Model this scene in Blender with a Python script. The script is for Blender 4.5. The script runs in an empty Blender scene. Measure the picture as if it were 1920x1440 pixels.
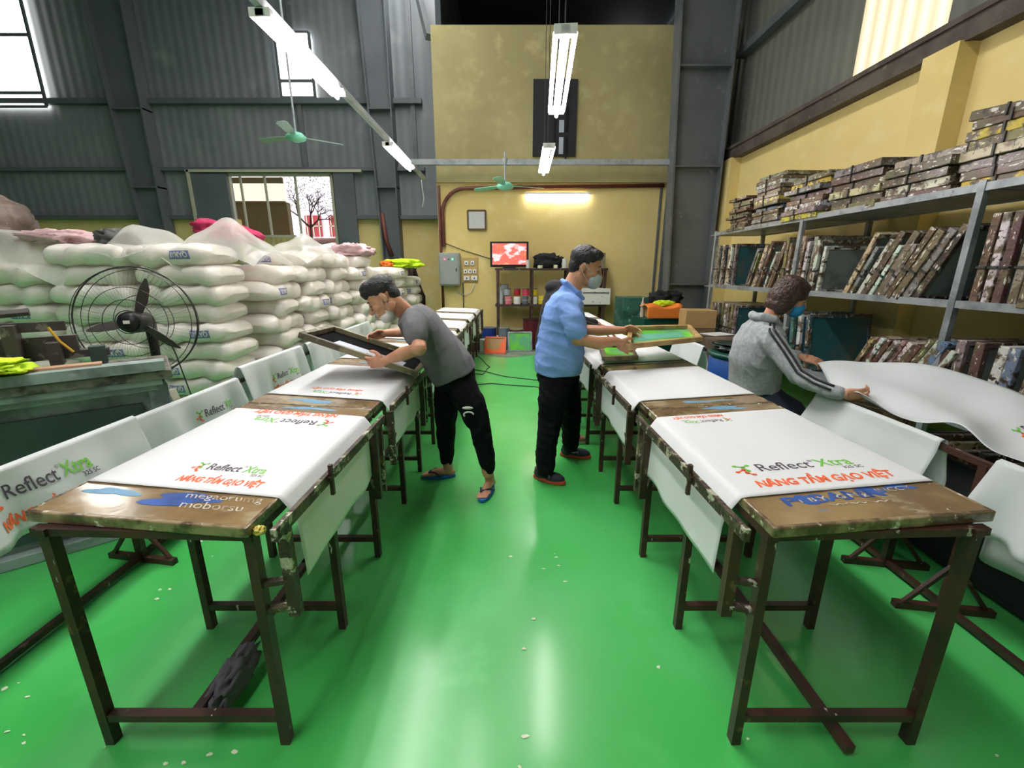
import bpy, math, random
import numpy as np
from mathutils import Vector, Matrix, Euler, Quaternion, noise
random.seed(7)
S = bpy.context.scene
COL = S.collection
R = math.radians
# ------------------------------------------------------------------ camera, world, exposure
F, HZ, CX, CAMH = 800.0, 507.0, 957.0, 1.45
PITCH = math.atan2(720 - HZ, F)
cam_data = bpy.data.cameras.new('camera')
cam = bpy.data.objects.new('camera', cam_data)
COL.objects.link(cam)
cam_data.sensor_width = 36
cam_data.lens = F / 1920 * 36
cam_data.shift_x = 3 / 1920
cam_data.clip_start = 0.05
cam.location = (0, 0, CAMH)
cam.rotation_euler = (math.pi / 2 - PITCH, 0, 0)
S.camera = cam
W = bpy.data.worlds.new('world'); S.world = W
W.use_nodes = True
W.node_tree.nodes['Background'].inputs[0].default_value = (0.93, 0.96, 1.0, 1)
W.node_tree.nodes['Background'].inputs[1].default_value = 1.1
S.view_settings.view_transform = 'Standard'
S.view_settings.look = 'None'
S.view_settings.exposure = 1.43
S.view_settings.gamma = 1
S.view_settings.use_curve_mapping = False
TUBE_POWER = 19.0
PANE_POWER = 3.5
CP, SP = math.cos(PITCH), math.sin(PITCH)

def ray(x, y):
    v = (y - 720) / F
    return Vector(((x - CX) / F, CP - v * SP, -SP - v * CP))
def atY(x, y, Y):
    r = ray(x, y); return r * (Y / r.y) + Vector((0, 0, CAMH))
def atZ(x, y, z):
    r = ray(x, y); return r * ((z - CAMH) / r.z) + Vector((0, 0, CAMH))
def atX(x, y, X):
    r = ray(x, y); return r * (X / r.x) + Vector((0, 0, CAMH))

# ------------------------------------------------------------------ mesh helpers
class MB:
    def __init__(s): s.v = []; s.f = []; s.m = []
    def add(s, vs, fs, m=0):
        o = len(s.v); s.v += [tuple(p) for p in vs]
        s.f += [tuple(i + o for i in f) for f in fs]; s.m += [m] * len(fs); return s
    def box(s, c, d, rot=None, m=0, taper=1.0):
        c = Vector(c); hx, hy, hz = d[0] / 2, d[1] / 2, d[2] / 2
        vs = []
        for z in (-hz, hz):
            t = taper if z > 0 else 1
            for x, y in ((-hx, -hy), (hx, -hy), (hx, hy), (-hx, hy)):
                p = Vector((x * t, y * t, z))
                if rot is not None: p = rot @ p
                vs.append(c + p)
        return s.add(vs, [(3, 2, 1, 0), (4, 5, 6, 7), (0, 1, 5, 4), (1, 2, 6, 5), (2, 3, 7, 6), (3, 0, 4, 7)], m)
    def bar(s, a, b, w, h=None, m=0, up=(0, 0, 1)):
        a, b = Vector(a), Vector(b); h = h or w
        d = (b - a); L = d.length; d.normalize()
        u = Vector(up)
        if abs(d.dot(u)) > .97: u = Vector((0, 1, 0))
        x = d.cross(u).normalized(); z = x.cross(d).normalized()
        rot = Matrix((x, d, z)).transposed()
        return s.box((a + b) / 2, (w, L, h), rot, m)
    def tube(s, pts, r, n=8, m=0, cap=True):
        pts = [Vector(p) for p in pts]
        rs = r if isinstance(r, (list, tuple)) else [r] * len(pts)
        ref = None; rings = []
        for i, p in enumerate(pts):
            d = (pts[min(i + 1, len(pts) - 1)] - pts[max(i - 1, 0)])
            if d.length < 1e-9: d = Vector((0, 0, 1))
            d.normalize()
            if ref is None:
                ref = Vector((0, 0, 1)) if abs(d.z) < .9 else Vector((1, 0, 0))
            x = d.cross(ref)
            if x.length < 1e-6: x = d.cross(Vector((0, 1, 0)))
            x.normalize(); y = x.cross(d).normalized(); ref = y
            rings.append([p + (x * math.cos(2 * math.pi * k / n) + y * math.sin(2 * math.pi * k / n)) * rs[i] for k in range(n)])
        vs = [q for g in rings for q in g]; fs = []
        for i in range(len(pts) - 1):
            for k in range(n):
                a = i * n + k; b = i * n + (k + 1) % n
                fs.append((a, b, b + n, a + n))
        if cap:
            fs.append(tuple(range(n))[::-1]); fs.append(tuple(range((len(pts) - 1) * n, len(pts) * n)))
        return s.add(vs, fs, m)
    def lathe(s, prof, c=(0, 0, 0), n=20, m=0, axis='z', rot=None):
        c = Vector(c); vs = []; fs = []
        for r, z in prof:
            for k in range(n):
                a = 2 * math.pi * k / n
                p = Vector((r * math.cos(a), r * math.sin(a), z))
                if rot is not None: p = rot @ p
                vs.append(c + p)
        for i in range(len(prof) - 1):
            for k in range(n):
                a = i * n + k; b = i * n + (k + 1) % n
                fs.append((a, b, b + n, a + n))
        fs.append(tuple(range(n))[::-1]); fs.append(tuple(range((len(prof) - 1) * n, len(prof) * n)))
        return s.add(vs, fs, m)
    def ell(s, c, r, rot=None, n=16, m=0, power=None):
        c = Vector(c); vs = []; fs = []; h = n // 2
        def sp(t, e): return math.copysign(abs(t) ** e, t)
        e = power or 1.0
        for i in range(1, h):
            th = math.pi * i / h
            for k in range(n):
                a = 2 * math.pi * k / n
                p = Vector((sp(math.sin(th), e) * sp(math.cos(a), e) * r[0], sp(math.sin(th), e) * sp(math.sin(a), e) * r[1], sp(math.cos(th), e) * r[2]))
                vs.append(p)
        vs.append(Vector((0, 0, r[2]))); vs.append(Vector((0, 0, -r[2])))
        if rot is not None: vs = [rot @ p for p in vs]
        vs = [c + p for p in vs]; T = len(vs) - 2; B = T + 1
        for i in range(h - 2):
            for k in range(n):
                a = i * n + k; b = i * n + (k + 1) % n
                fs.append((a, a + n, b + n, b))
        for k in range(n):
            fs.append((T, k, (k + 1) % n)); q = (h - 2) * n
            fs.append((B, q + (k + 1) % n, q + k))
        return s.add(vs, fs, m)
    def limb(s, pts, rs, n=14):
        """tapered limb with round ends"""
        P = [Vector(p) for p in pts]
        s.tube(P, list(rs), n)
        for p, r in zip(P, rs): s.ell(p, (r, r, r), n=12)
        return s
    def prism(s, pts, h, c=(0, 0, 0), rot=None, m=0):
        c = Vector(c); n = len(pts); vs = []
        for z in (-h / 2, h / 2):
            for x, y in pts:
                p = Vector((x, y, z))
                if rot is not None: p = rot @ p
                vs.append(c + p)
        fs = [tuple(range(n))[::-1], tuple(range(n, 2 * n))] + [(i, (i + 1) % n, (i + 1) % n + n, i + n) for i in range(n)]
        return s.add(vs, fs, m)
    def grid(s, fn, nu, nv, m=0, closed=False):
        vs = [fn(i / nu, j / nv) for i in range(nu + 1) for j in range(nv + 1)]
        fs = [(i * (nv + 1) + j, i * (nv + 1) + j + 1, (i + 1) * (nv + 1) + j + 1, (i + 1) * (nv + 1) + j) for i in range(nu) for j in range(nv)]
        return s.add(vs, fs, m)
    def build(s, name, mats, parent=None, smooth=False, loc=None, bevel=0, solid=0, sub=0):
        me = bpy.data.meshes.new(name)
        me.from_pydata(s.v, [], s.f)
        if not isinstance(mats, (list, tuple)): mats = [mats]
        for m in mats: me.materials.append(m)
        if len(mats) > 1: me.polygons.foreach_set('material_index', s.m)
        if smooth: me.polygons.foreach_set('use_smooth', [True] * len(me.polygons))
        me.update()
        o = bpy.data.objects.new(name, me); COL.objects.link(o)
        if parent is not None: o.parent = parent
        if loc is not None: o.location = loc
        if solid:
            md = o.modifiers.new('solid', 'SOLIDIFY'); md.thickness = solid; md.offset = 0
        if sub:
            md = o.modifiers.new('sub', 'SUBSURF'); md.levels = md.render_levels = sub
        if bevel:
            md = o.modifiers.new('bevel', 'BEVEL'); md.width = bevel; md.segments = 2; md.limit_method = 'ANGLE'
        return o

def tag(o, label=None, cat=None, group=None, kind=None):
    if label: o['label'] = label
    if cat: o['category'] = cat
    if group: o['group'] = group
    if kind: o['kind'] = kind
    return o
def struct(o): o['kind'] = 'structure'; return o
def empty(name, loc, label, cat, group=None, rz=0, rot=None):
    o = bpy.data.objects.new(name, None); COL.objects.link(o); o.location = loc
    o.rotation_euler = rot if rot is not None else (0, 0, rz); o.empty_display_size = .1
    return tag(o, label, cat, group)
def copy_tree(o, parent=None):
    c = o.copy(); COL.objects.link(c)
    if parent is not None: c.parent = parent
    for ch in list(o.children): copy_tree(ch, c)
    return c
def remesh(o, voxel, smooth_it=6, fac=.5):
    """fuse the overlapping closed volumes of o into one continuous surface"""
    md = o.modifiers.new('r', 'REMESH'); md.mode = 'VOXEL'; md.voxel_size = voxel; md.use_smooth_shade = True
    if smooth_it:
        sm = o.modifiers.new('s', 'SMOOTH'); sm.iterations = smooth_it; sm.factor = fac
    dg = bpy.context.evaluated_depsgraph_get(); dg.update()
    me = bpy.data.meshes.new_from_object(o.evaluated_get(dg))
    o.modifiers.clear(); old = o.data; mats = list(old.materials); o.data = me
    me.materials.clear()
    for m in mats: me.materials.append(m)
    me.polygons.foreach_set('use_smooth', [True] * len(me.polygons))
    return o
def displace(o, fn):
    me = o.data; n = len(me.vertices)
    co = np.empty(n * 3); me.vertices.foreach_get('co', co); co = co.reshape(-1, 3)
    no = np.empty(n * 3); me.vertices.foreach_get('normal', no); no = no.reshape(-1, 3)
    d = fn(co, no); co += no * d[:, None]
    me.vertices.foreach_set('co', co.ravel()); me.update()
def wrinkle(amp, freq, seed=0, dirs=5):
    rs = np.random.RandomState(seed); ks = rs.normal(size=(dirs, 3)) * freq; ph = rs.uniform(0, 6.28, dirs)
    def fn(co, no):
        w = np.zeros(len(co))
        warp = .35 * np.sin(co @ (rs.normal(size=3) * freq * .6) + 1)
        for k, p in zip(ks, ph): w += .8 - 1.6 * np.abs(np.sin(.5 * (co @ k) + p + warp * 3)) ** .7
        return amp * (w / dirs) * 2.2
    return fn
ORD = 'first second third fourth fifth sixth seventh eighth ninth tenth eleventh twelfth thirteenth fourteenth fifteenth sixteenth seventeenth eighteenth nineteenth twentieth'.split()

# ------------------------------------------------------------------ materials
def lin(c):
    return tuple(((x / 255) / 12.92 if x / 255 <= .04045 else ((x / 255 + .055) / 1.055) ** 2.4) for x in c)
def mat(name, col, rough=.6, metal=0., spec=.5, spots=None, bump=None, bands=None, objcol=False, trans=0, emis=0, tl=0, coat=0, alpha=1):
    """procedural surface: base colour + list of noise spots (scale, colour, lo, hi) + bump (scale, strength)"""
    m = bpy.data.materials.new(name); m.use_nodes = True; nt = m.node_tree; N = nt.nodes; L = nt.links
    b = N['Principled BSDF']
    b.inputs['Roughness'].default_value = rough; b.inputs['Metallic'].default_value = metal
    b.inputs['Specular IOR Level'].default_value = spec
    b.inputs['Coat Weight'].default_value = coat; b.inputs['Coat Roughness'].default_value = .16
    b.inputs['Alpha'].default_value = alpha
    if trans: b.inputs['Transmission Weight'].default_value = trans
    c4 = (*lin(col), 1)
    b.inputs['Base Color'].default_value = c4
    tc = N.new('ShaderNodeTexCoord'); oi = N.new('ShaderNodeObjectInfo')
    w = N.new('ShaderNodeMath'); w.operation = 'MULTIPLY'; w.inputs[1].default_value = 37; L.new(oi.outputs['Random'], w.inputs[0])
    cur = None
    if objcol: cur = oi.outputs['Color']
    for (sc, c2, lo, hi) in (spots or []):
        n = N.new('ShaderNodeTexNoise'); n.noise_dimensions = '4D'
        n.inputs['Detail'].default_value = 4; n.inputs['Roughness'].default_value = .6
        if isinstance(sc, tuple):
            mp = N.new('ShaderNodeMapping'); mp.inputs['Scale'].default_value = sc; L.new(tc.outputs['Object'], mp.inputs[0]); L.new(mp.outputs[0], n.inputs['Vector']); n.inputs['Scale'].default_value = 1
        else:
            L.new(tc.outputs['Object'], n.inputs['Vector']); n.inputs['Scale'].default_value = sc
        L.new(w.outputs[0], n.inputs['W'])
        r = N.new('ShaderNodeMapRange'); r.interpolation_type = 'SMOOTHSTEP'
        r.inputs[1].default_value = lo; r.inputs[2].default_value = hi; L.new(n.outputs[0], r.inputs[0])
        mx = N.new('ShaderNodeMix'); mx.data_type = 'RGBA'; L.new(r.outputs[0], mx.inputs[0])
        if cur is None: mx.inputs[6].default_value = c4
        else: L.new(cur, mx.inputs[6])
        mx.inputs[7].default_value = (*lin(c2), 1); cur = mx.outputs[2]
    if cur is not None: L.new(cur, b.inputs['Base Color'])
    if bump:
        n = N.new('ShaderNodeTexNoise'); n.inputs['Scale'].default_value = bump[0]; n.inputs['Detail'].default_value = 3
        L.new(tc.outputs['Object'], n.inputs['Vector'])
        bp = N.new('ShaderNodeBump'); bp.inputs['Strength'].default_value = bump[1]; bp.inputs['Distance'].default_value = .02
        L.new(n.outputs[0], bp.inputs['Height']); L.new(bp.outputs[0], b.inputs['Normal'])
    if emis:
        b.inputs['Emission Color'].default_value = c4; b.inputs['Emission Strength'].default_value = emis
        if cur is not None: L.new(cur, b.inputs['Emission Color'])
    if tl:
        t = N.new('ShaderNodeBsdfTranslucent'); mx = N.new('ShaderNodeMixShader'); mx.inputs[0].default_value = tl
        t.inputs[0].default_value = c4
        L.new(b.outputs[0], mx.inputs[1]); L.new(t.outputs[0], mx.inputs[2]); L.new(mx.outputs[0], N['Material Output'].inputs[0])
    return m
def corrugated(name, col, period, rough=.55, emis=0, spots=None, axis='X'):
    m = mat(name, col, rough, emis=0, spots=spots); nt = m.node_tree; N = nt.nodes; L = nt.links; b = N['Principled BSDF']
    tc = N.new('ShaderNodeTexCoord'); sx = N.new('ShaderNodeSeparateXYZ'); L.new(tc.outputs['Object'], sx.inputs[0])
    mu = N.new('ShaderNodeMath'); mu.operation = 'MULTIPLY'; mu.inputs[1].default_value = 2 * math.pi / period; L.new(sx.outputs[axis], mu.inputs[0])
    si = N.new('ShaderNodeMath'); si.operation = 'SINE'; L.new(mu.outputs[0], si.inputs[0])
    bp = N.new('ShaderNodeBump'); bp.inputs['Strength'].default_value = .22; bp.inputs['Distance'].default_value = .02
    L.new(si.outputs[0], bp.inputs['Height']); L.new(bp.outputs[0], b.inputs['Normal'])
    if emis:
        b.inputs['Emission Color'].default_value = (*lin(col), 1)
        mr = N.new('ShaderNodeMapRange'); mr.inputs[1].default_value = -1; mr.inputs[2].default_value = 1; mr.inputs[3].default_value = emis * .55; mr.inputs[4].default_value = emis * 1.5
        L.new(si.outputs[0], mr.inputs[0]); L.new(mr.outputs[0], b.inputs['Emission Strength'])
    return m

M = {}
M['floor'] = mat('green_epoxy', (80, 186, 98), .34, spec=.5, coat=.4, spots=[(.7, (62, 176, 80), .42, .62), (2.3, (88, 196, 106), .55, .75), (1.1, (94, 150, 76), .62, .74)], bump=(1.2, .05))
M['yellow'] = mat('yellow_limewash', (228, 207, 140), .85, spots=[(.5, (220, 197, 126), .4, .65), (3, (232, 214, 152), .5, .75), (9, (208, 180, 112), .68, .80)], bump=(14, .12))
M['yellow_up'] = mat('darker_yellow_plaster', (178, 166, 120), .9, spots=[(.4, (160, 148, 104), .4, .65), (4, (184, 172, 126), .5, .75)], bump=(14, .1))
M['clad'] = corrugated('grey_wall_sheeting', (130, 133, 137), .2, spots=[(.35, (112, 117, 123), .4, .65), (1.5, (138, 140, 142), .55, .75)])
M['cladR'] = corrugated('grey_side_sheeting', (116, 117, 108), .2, axis='Y', spots=[(.5, (98, 100, 94), .4, .65)])
M['roof'] = mat('dark_roof', (58, 66, 74), .8, spots=[(.6, (46, 54, 60), .4, .7)])
M['steel'] = mat('grey_painted_steel', (104, 108, 112), .5, spots=[(1.4, (84, 88, 94), .4, .7), (7, (126, 128, 128), .62, .7)])
M['steel_dark'] = mat('dark_slate_steel', (98, 103, 108), .55, spots=[(1.2, (88, 93, 98), .4, .7)])
M['steel_light'] = mat('pale_steel_tube', (166, 172, 176), .45, spots=[(5, (140, 146, 152), .45, .7)])
M['rusty'] = mat('rusty_brown_beam', (92, 82, 74), .7, spots=[(3, (70, 60, 54), .4, .6), (12, (118, 106, 92), .6, .7)])
M['brown_pipe'] = mat('red_brown_conduit', (112, 58, 48), .5, spots=[(6, (86, 46, 40), .45, .7)])
M['leg'] = mat('brown_painted_steel', (74, 44, 36), .45, spots=[(6, (52, 32, 28), .4, .6), ((30, 30, 9), (196, 190, 172), .66, .69), (16, (112, 84, 62), .62, .68)])
M['crust'] = mat('paint_crusted_steel', (96, 86, 66), .5, spots=[(14, (66, 52, 42), .42, .5), (22, (190, 184, 164), .56, .6), (11, (140, 128, 98), .58, .66)], bump=(60, .5))
M['board'] = mat('brown_taped_board', (148, 122, 84), .16, coat=.5, spots=[(3.2, (122, 98, 68), .42, .6), ((5, 9, 5), (172, 156, 122), .55, .66), ((26, 26, 26), (216, 210, 192), .69, .715), ((5, 14, 5), (92, 118, 152), .66, .7), (11, (96, 66, 50), .68, .72)], bump=(7, .12))
M['tape_edge'] = mat('clear_tape_edge', (150, 132, 98), .22, coat=.5, spots=[(10, (88, 70, 50), .42, .58), (24, (224, 218, 200), .6, .66)], bump=(30, .3))
M['cloth'] = mat('white_bag_cloth', (238, 239, 240), .7, tl=.12, bump=(3, .12))
M['cloth_shade'] = mat('white_synthetic_cloth', (232, 235, 236), .5, tl=.28, bump=(2.5, .25))
M['ink_dark'] = mat('dark_grey_ink', (80, 70, 84), .6)
M['ink_green'] = mat('green_ink', (124, 200, 78), .6)
M['ink_orange'] = mat('orange_ink', (243, 108, 62), .6)
M['ink_blue'] = mat('blue_ink_stain', (52, 92, 170), .4, spots=[(9, (38, 62, 120), .45, .65)])
M['ink_lblue'] = mat('pale_blue_ink_stain', (112, 158, 190), .4, spots=[(7, (140, 150, 140), .5, .65)])
M['ink_white'] = mat('white_ink', (222, 220, 208), .5)
M['ink_faded'] = mat('faded_white_ink', (204, 198, 180), .5, spots=[(40, (150, 128, 96), .5, .58)])
M['tube'] = mat('lit_fluorescent_tube', (255, 250, 250), .3, emis=TUBE_POWER)
M['lampbody'] = mat('white_lamp_body', (226, 224, 220), .4)
M['pane'] = mat('daylight_pane', (250, 250, 244), .4, emis=PANE_POWER)
M['sheet_lit'] = corrugated('translucent_wall_sheet', (232, 216, 180), .19, emis=.33, axis='Y')
M['black'] = mat('black_plastic', (24, 24, 27), .35)
M['dark'] = mat('matt_dark', (36, 36, 40), .8)
M['skin'] = mat('skin', (198, 142, 108), .5, spots=[(12, (186, 126, 94), .45, .7)])
M['skin2'] = mat('fair_skin', (206, 150, 118), .5, spots=[(12, (194, 134, 104), .45, .7)])
M['hair'] = mat('black_hair', (24, 22, 24), .4, bump=(120, .5))
M['hair_brown'] = mat('dark_brown_hair', (58, 36, 30), .35, spots=[((60, 60, 8), (84, 54, 42), .5, .7)], bump=(90, .5))
M['shirt_blue'] = mat('light_blue_cotton', (128, 165, 230), .8, spots=[(4, (118, 155, 220), .45, .65)], bump=(10, .45))
M['tee_grey'] = mat('grey_jersey', (112, 112, 114), .85, spots=[(5, (102, 102, 104), .45, .65)], bump=(10, .45))
M['hoodie'] = mat('heather_grey_fleece', (160, 164, 166), .9, spots=[(60, (146, 150, 152), .45, .6)], bump=(10, .45))
M['trouser'] = mat('black_cloth_trousers', (11, 12, 16), .9, spec=.2, bump=(10, .5))
M['navy'] = mat('dark_navy_cloth', (40, 46, 66), .8, bump=(10, .4))
M['blackcloth'] = mat('black_cloth', (26, 25, 28), .85, bump=(14, .5))
M['mask_white'] = mat('white_mask_fabric', (222, 222, 220), .8)
M['mask_grey'] = mat('pale_grey_mask_fabric', (172, 178, 182), .8, bump=(30, .4))
M['mask_blue'] = mat('blue_mask_fabric', (38, 140, 200), .8)
M['shoe_navy'] = mat('navy_knit_shoe', (38, 40, 54), .7)
M['sole_orange'] = mat('orange_rubber_sole', (200, 74, 52), .5)
M['sandal'] = mat('blue_rubber_sandal', (28, 106, 190), .5)
M['strap'] = mat('dark_sandal_strap', (36, 44, 74), .5)
M['plastic'] = mat('white_woven_sack', (246, 240, 232), .3, spec=.6, tl=.18, spots=[(2.5, (236, 228, 216), .45, .65)], bump=(9, .5))
M['film'] = mat('clear_wrapping_film', (236, 236, 228), .18, spec=.7, alpha=.36, tl=.2, bump=(10, .6))
M['bale'] = mat('brown_wrapped_bale', (120, 104, 92), .5, spots=[(5, (92, 78, 68), .45, .6), (14, (190, 182, 174), .62, .7)], bump=(8, .6))
M['label_blue'] = mat('violet_blue_print', (128, 128, 182), .6)
M['pink'] = mat('crimson_cloth', (176, 38, 84), .8, bump=(12, .3))
M['palepink'] = mat('pale_pink_plastic', (214, 178, 180), .4, bump=(12, .4))
M['hivis'] = mat('fluorescent_yellow_cloth', (204, 240, 30), .7, bump=(14, .4))
M['orange'] = mat('orange_cloth', (232, 124, 40), .7, bump=(12, .3))
M['machine'] = mat('grey_green_painted_metal', (148, 164, 160), .45, spots=[(4, (96, 108, 106), .45, .65), (18, (176, 178, 170), .66, .72)])
M['machine_dark'] = mat('dark_green_panel', (60, 80, 74), .5, spots=[(3, (48, 66, 62), .4, .7)])
M['castiron'] = mat('worn_grey_casting', (134, 130, 120), .5, spots=[(9, (72, 64, 60), .45, .6), (20, (150, 146, 134), .62, .7)])
M['peach'] = mat('bare_wood_strip', (190, 150, 118), .6)
M['fanblade'] = mat('dark_fan_blade', (66, 58, 54), .4)
M['wire'] = mat('dark_wire', (50, 48, 48), .4)
M['cable'] = mat('black_cable', (28, 34, 30), .6)
M['cable_white'] = mat('white_cable', (214, 214, 210), .6)
M['mint'] = mat('mint_green_enamel', (128, 206, 178), .4)
M['mint_grey'] = mat('greyed_fan_blade', (150, 176, 166), .4)
M['wood_dark'] = mat('paint_stained_dark_timber', (72, 48, 40), .6, spots=[(8, (48, 34, 30), .45, .6), ((40, 40, 12), (196, 188, 170), .64, .69)])
M['screen_frame'] = mat('stained_screen_frame', (120, 108, 92), .35, coat=.3, objcol=True, spots=[((7, 9, 8), (104, 88, 68), .47, .58), ((14, 20, 26), (70, 56, 46), .54, .60), ((44, 50, 17), (214, 208, 196), .585, .62), ((14, 18, 9), (206, 202, 194), .66, .68), ((10, 14, 30), (40, 32, 30), .62, .66), (6, (140, 56, 56), .71, .74)], bump=(40, .35))
M['mesh_panel'] = mat('printing_mesh', (96, 108, 108), .35, objcol=True, spots=[(3, (84, 92, 88), .5, .68), (6, (150, 150, 138), .64, .72)])
M['wood_frame'] = mat('pale_wooden_frame', (186, 156, 104), .5, spots=[((4, 20, 4), (160, 128, 82), .45, .6)])
M['wood_frame_worn'] = mat('worn_taped_frame', (142, 132, 104), .35, spots=[((8, 8, 8), (92, 84, 66), .45, .6), (22, (198, 192, 168), .6, .66)])
M['mesh_black'] = mat('black_inked_mesh', (6, 6, 8), .85, spec=.08, spots=[(18, (200, 200, 205), .72, .74)])
M['mesh_green'] = mat('green_inked_mesh', (104, 200, 64), .3, spots=[(3.5, (96, 170, 128), .42, .56)])
M['mesh_teal'] = mat('teal_mesh_window', (110, 186, 158), .3)
M['mesh_grey'] = mat('grey_mesh_window', (176, 184, 196), .3)
M['mesh_orange'] = mat('orange_inked_mesh', (238, 98, 36), .4, spots=[(3, (170, 132, 84), .5, .56)])
M['galv'] = mat('galvanised_shelf_steel', (156, 162, 166), .4, metal=.3, spots=[(6, (120, 126, 130), .45, .65), (25, (92, 84, 76), .66, .7)])
M['card'] = mat('brown_cardboard', (184, 150, 98), .8, spots=[(3, (166, 132, 84), .45, .7)])
M['green_dark'] = mat('dark_green_plastic', (8, 70, 60), .45)
M['green_tank'] = mat('teal_painted_tank', (60, 112, 96), .5, spots=[(5, (40, 80, 68), .45, .6), (14, (150, 176, 164), .6, .66)])
M['cabinet_grey'] = mat('grey_enamel_box', (150, 156, 152), .4)
M['plywood'] = mat('plywood_board', (190, 162, 104), .7)
M['white_plastic'] = mat('white_plastic', (230, 230, 226), .4)
M['red_led'] = mat('red_pilot_light', (255, 60, 80), .3, emis=3)
M['green_led'] = mat('green_pilot_light', (70, 255, 150), .3, emis=3)
M['clock_face'] = mat('silver_clock_face', (196, 200, 198), .4, spots=[(30, (224, 226, 222), .6, .66)])
M['clock_frame'] = mat('brown_clock_frame', (92, 64, 50), .5)
M['drum'] = mat('blue_plastic_drum', (22, 70, 140), .35)
M['debris'] = mat('white_scraps', (216, 224, 196), .8)
M['ext_wall'] = mat('tan_outbuilding', (150, 132, 96), .8)
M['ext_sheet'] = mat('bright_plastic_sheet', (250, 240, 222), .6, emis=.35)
M['ext_house'] = mat('pale_house_wall', (216, 206, 214), .8)
M['ext_red'] = mat('red_house_wall', (170, 60, 66), .8)
M['ext_soil'] = mat('brown_soil', (150, 84, 56), .9, spots=[(1.5, (92, 76, 60), .45, .6)])
M['bark'] = mat('grey_bark', (104, 92, 88), .9)
M['foliage'] = mat('spring_leaves', (196, 196, 150), .8)
M['rail_white'] = mat('dirty_white_frame', (186, 180, 160), .6)
def painted(name, c, rough=.4): 
    if name not in M: M[name] = mat(name, c, rough)
    return M[name]
# television picture: blurred red, pink and orange patches
tvm = mat('television_picture', (214, 96, 84), .3, spots=[((4, 4, 7), (240, 200, 205), .5, .58), ((6, 4, 4), (226, 150, 72), .58, .64), ((9, 4, 9), (140, 60, 60), .62, .68)], emis=.35)
M['tv'] = tvm

# ------------------------------------------------------------------ the building
YB, YL, XR = 8.8, 10.5, 4.0            # television wall, far left wall, right wall
b = MB(); b.box((-3.5, 5.0, -.05), (19, 22, .1)); struct(b.build('floor', M['floor']))
b = MB(); b.box((-3.5, 5.0, 7.65), (19, 22, .1)); struct(b.build('ceiling', M['roof']))
# television wall: lower yellow, upper part a darker yellow, dark louvred doorway
zt = 5.56
b = MB()
b.box((1.3, YB + .1, zt / 2), (5.4, .2, zt), m=0)
struct(b.build('wall_back', [M['yellow']]))
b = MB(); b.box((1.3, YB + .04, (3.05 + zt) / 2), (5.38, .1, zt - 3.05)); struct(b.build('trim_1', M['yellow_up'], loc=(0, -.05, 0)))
b = MB(); b.box((0, 0, 0), (.79, .05, 1.24)); dr = b.build('door_1', M['dark'], loc=(.805, YB - .075, 4.11)); struct(dr)
b = MB()
for z in (4.62, 4.1, 3.6): b.box((1.02, YB - .11, z), (.03, .03, .4))
b.box((.80, YB - .11, 4.11), (.03, .03, 1.2)); sb = b.build('door_frame', M['black']); sb.parent = dr; sb.location = (-.805, -YB + .075, -4.11)
b = MB(); b.box((.93, YB - .105, 3.98), (.09, .012, .2)); b.box((.93, YB - .105, 3.66), (.08, .012, .28)); pa = b.build('pane', M['mesh_grey']); pa.parent = dr; pa.location = (-.805, -YB + .075, -4.11)
# far left wall: yellow base wall with grey sheeting above, with an opening
ox0, ox1, oz0, oz1 = -6.33, -4.02, 1.6, 3.52
def wallpiece(mb, x0, x1, z0, z1, y=YL, t=.2): mb.box(((x0 + x1) / 2, y + t / 2, (z0 + z1) / 2), (x1 - x0, t, z1 - z0))
b = MB(); wallpiece(b, -13, ox0, 0, 2.6); wallpiece(b, ox1, -1.3, 0, 2.6); wallpiece(b, ox0, ox1, 0, oz0)
struct(b.build('wall_left', M['yellow']))
b = MB()
wallpiece(b, -13, ox0, 2.6, 7.6, YL + .03, .1); wallpiece(b, ox1, -1.3, 2.6, 7.6, YL + .03, .1); wallpiece(b, ox0, ox1, oz1, 7.6, YL + .03, .1)
struct(b.build('wall_left_upper', M['clad'], loc=(0, -.06, 0)))
b = MB(); b.box((-13, 5, 3.8), (.1, 22, 7.6)); struct(b.build('wall_far_left', M['clad']))
b = MB(); b.box((1.5, 14.5, 3.8), (7, .1, 7.6)); struct(b.build('wall_rear', M['roof']))
b = MB(); b.box((-3.5, -6.05, 3.8), (19.2, .1, 7.6)); struct(b.build('wall_front', M['clad']))  # unseen wall, added to keep outside light from entering the hall
b = MB(); b.box((-1.30, 11.85, 3.8), (.1, 5.5, 7.6)); struct(b.build('wall_return', M['roof']))
# right wall: yellow base, grey sheeting with translucent panels above
b = MB(); b.box((XR + .1, 5, 1.75), (.2, 22, 3.5)); struct(b.build('wall_right', M['yellow']))
b = MB()
px0, px1 = 4.70, 5.85
for y0, y1 in ((-6, px0), (px1, 16)): b.box((XR + .1, (y0 + y1) / 2, 5.5), (.06, y1 - y0, 4.1))
struct(b.build('wall_right_upper', M['cladR']))
b = MB(); b.box((XR + .1, (px0 + px1) / 2, 5.5), (.05, px1 - px0, 4.1)); struct(b.build('window_1', M['sheet_lit']))
b = MB()
b.bar((XR - .02, -6, 3.52), (XR - .02, 8.7, 3.52), .3, .05); b.bar((XR - .12, -6, 3.43), (XR - .12, 8.7, 3.43), .05, .2); b.bar((XR + .02, -6, 3.36), (XR + .02, 8.7, 3.36), .22, .05)
struct(b.build('trim_2', M['rusty']))
b = MB(); b.bar((XR - .02, -2, 5.05), (XR - .02, 8.6, 5.05), .14, .12); struct(b.build('trim_3', M['steel']))
b = MB()
for y in (8.3, 4.42): b.box((XR - .07, y, 1.67), (.22, .34, 3.34))
struct(b.build('trim_4', M['yellow']))
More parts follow.
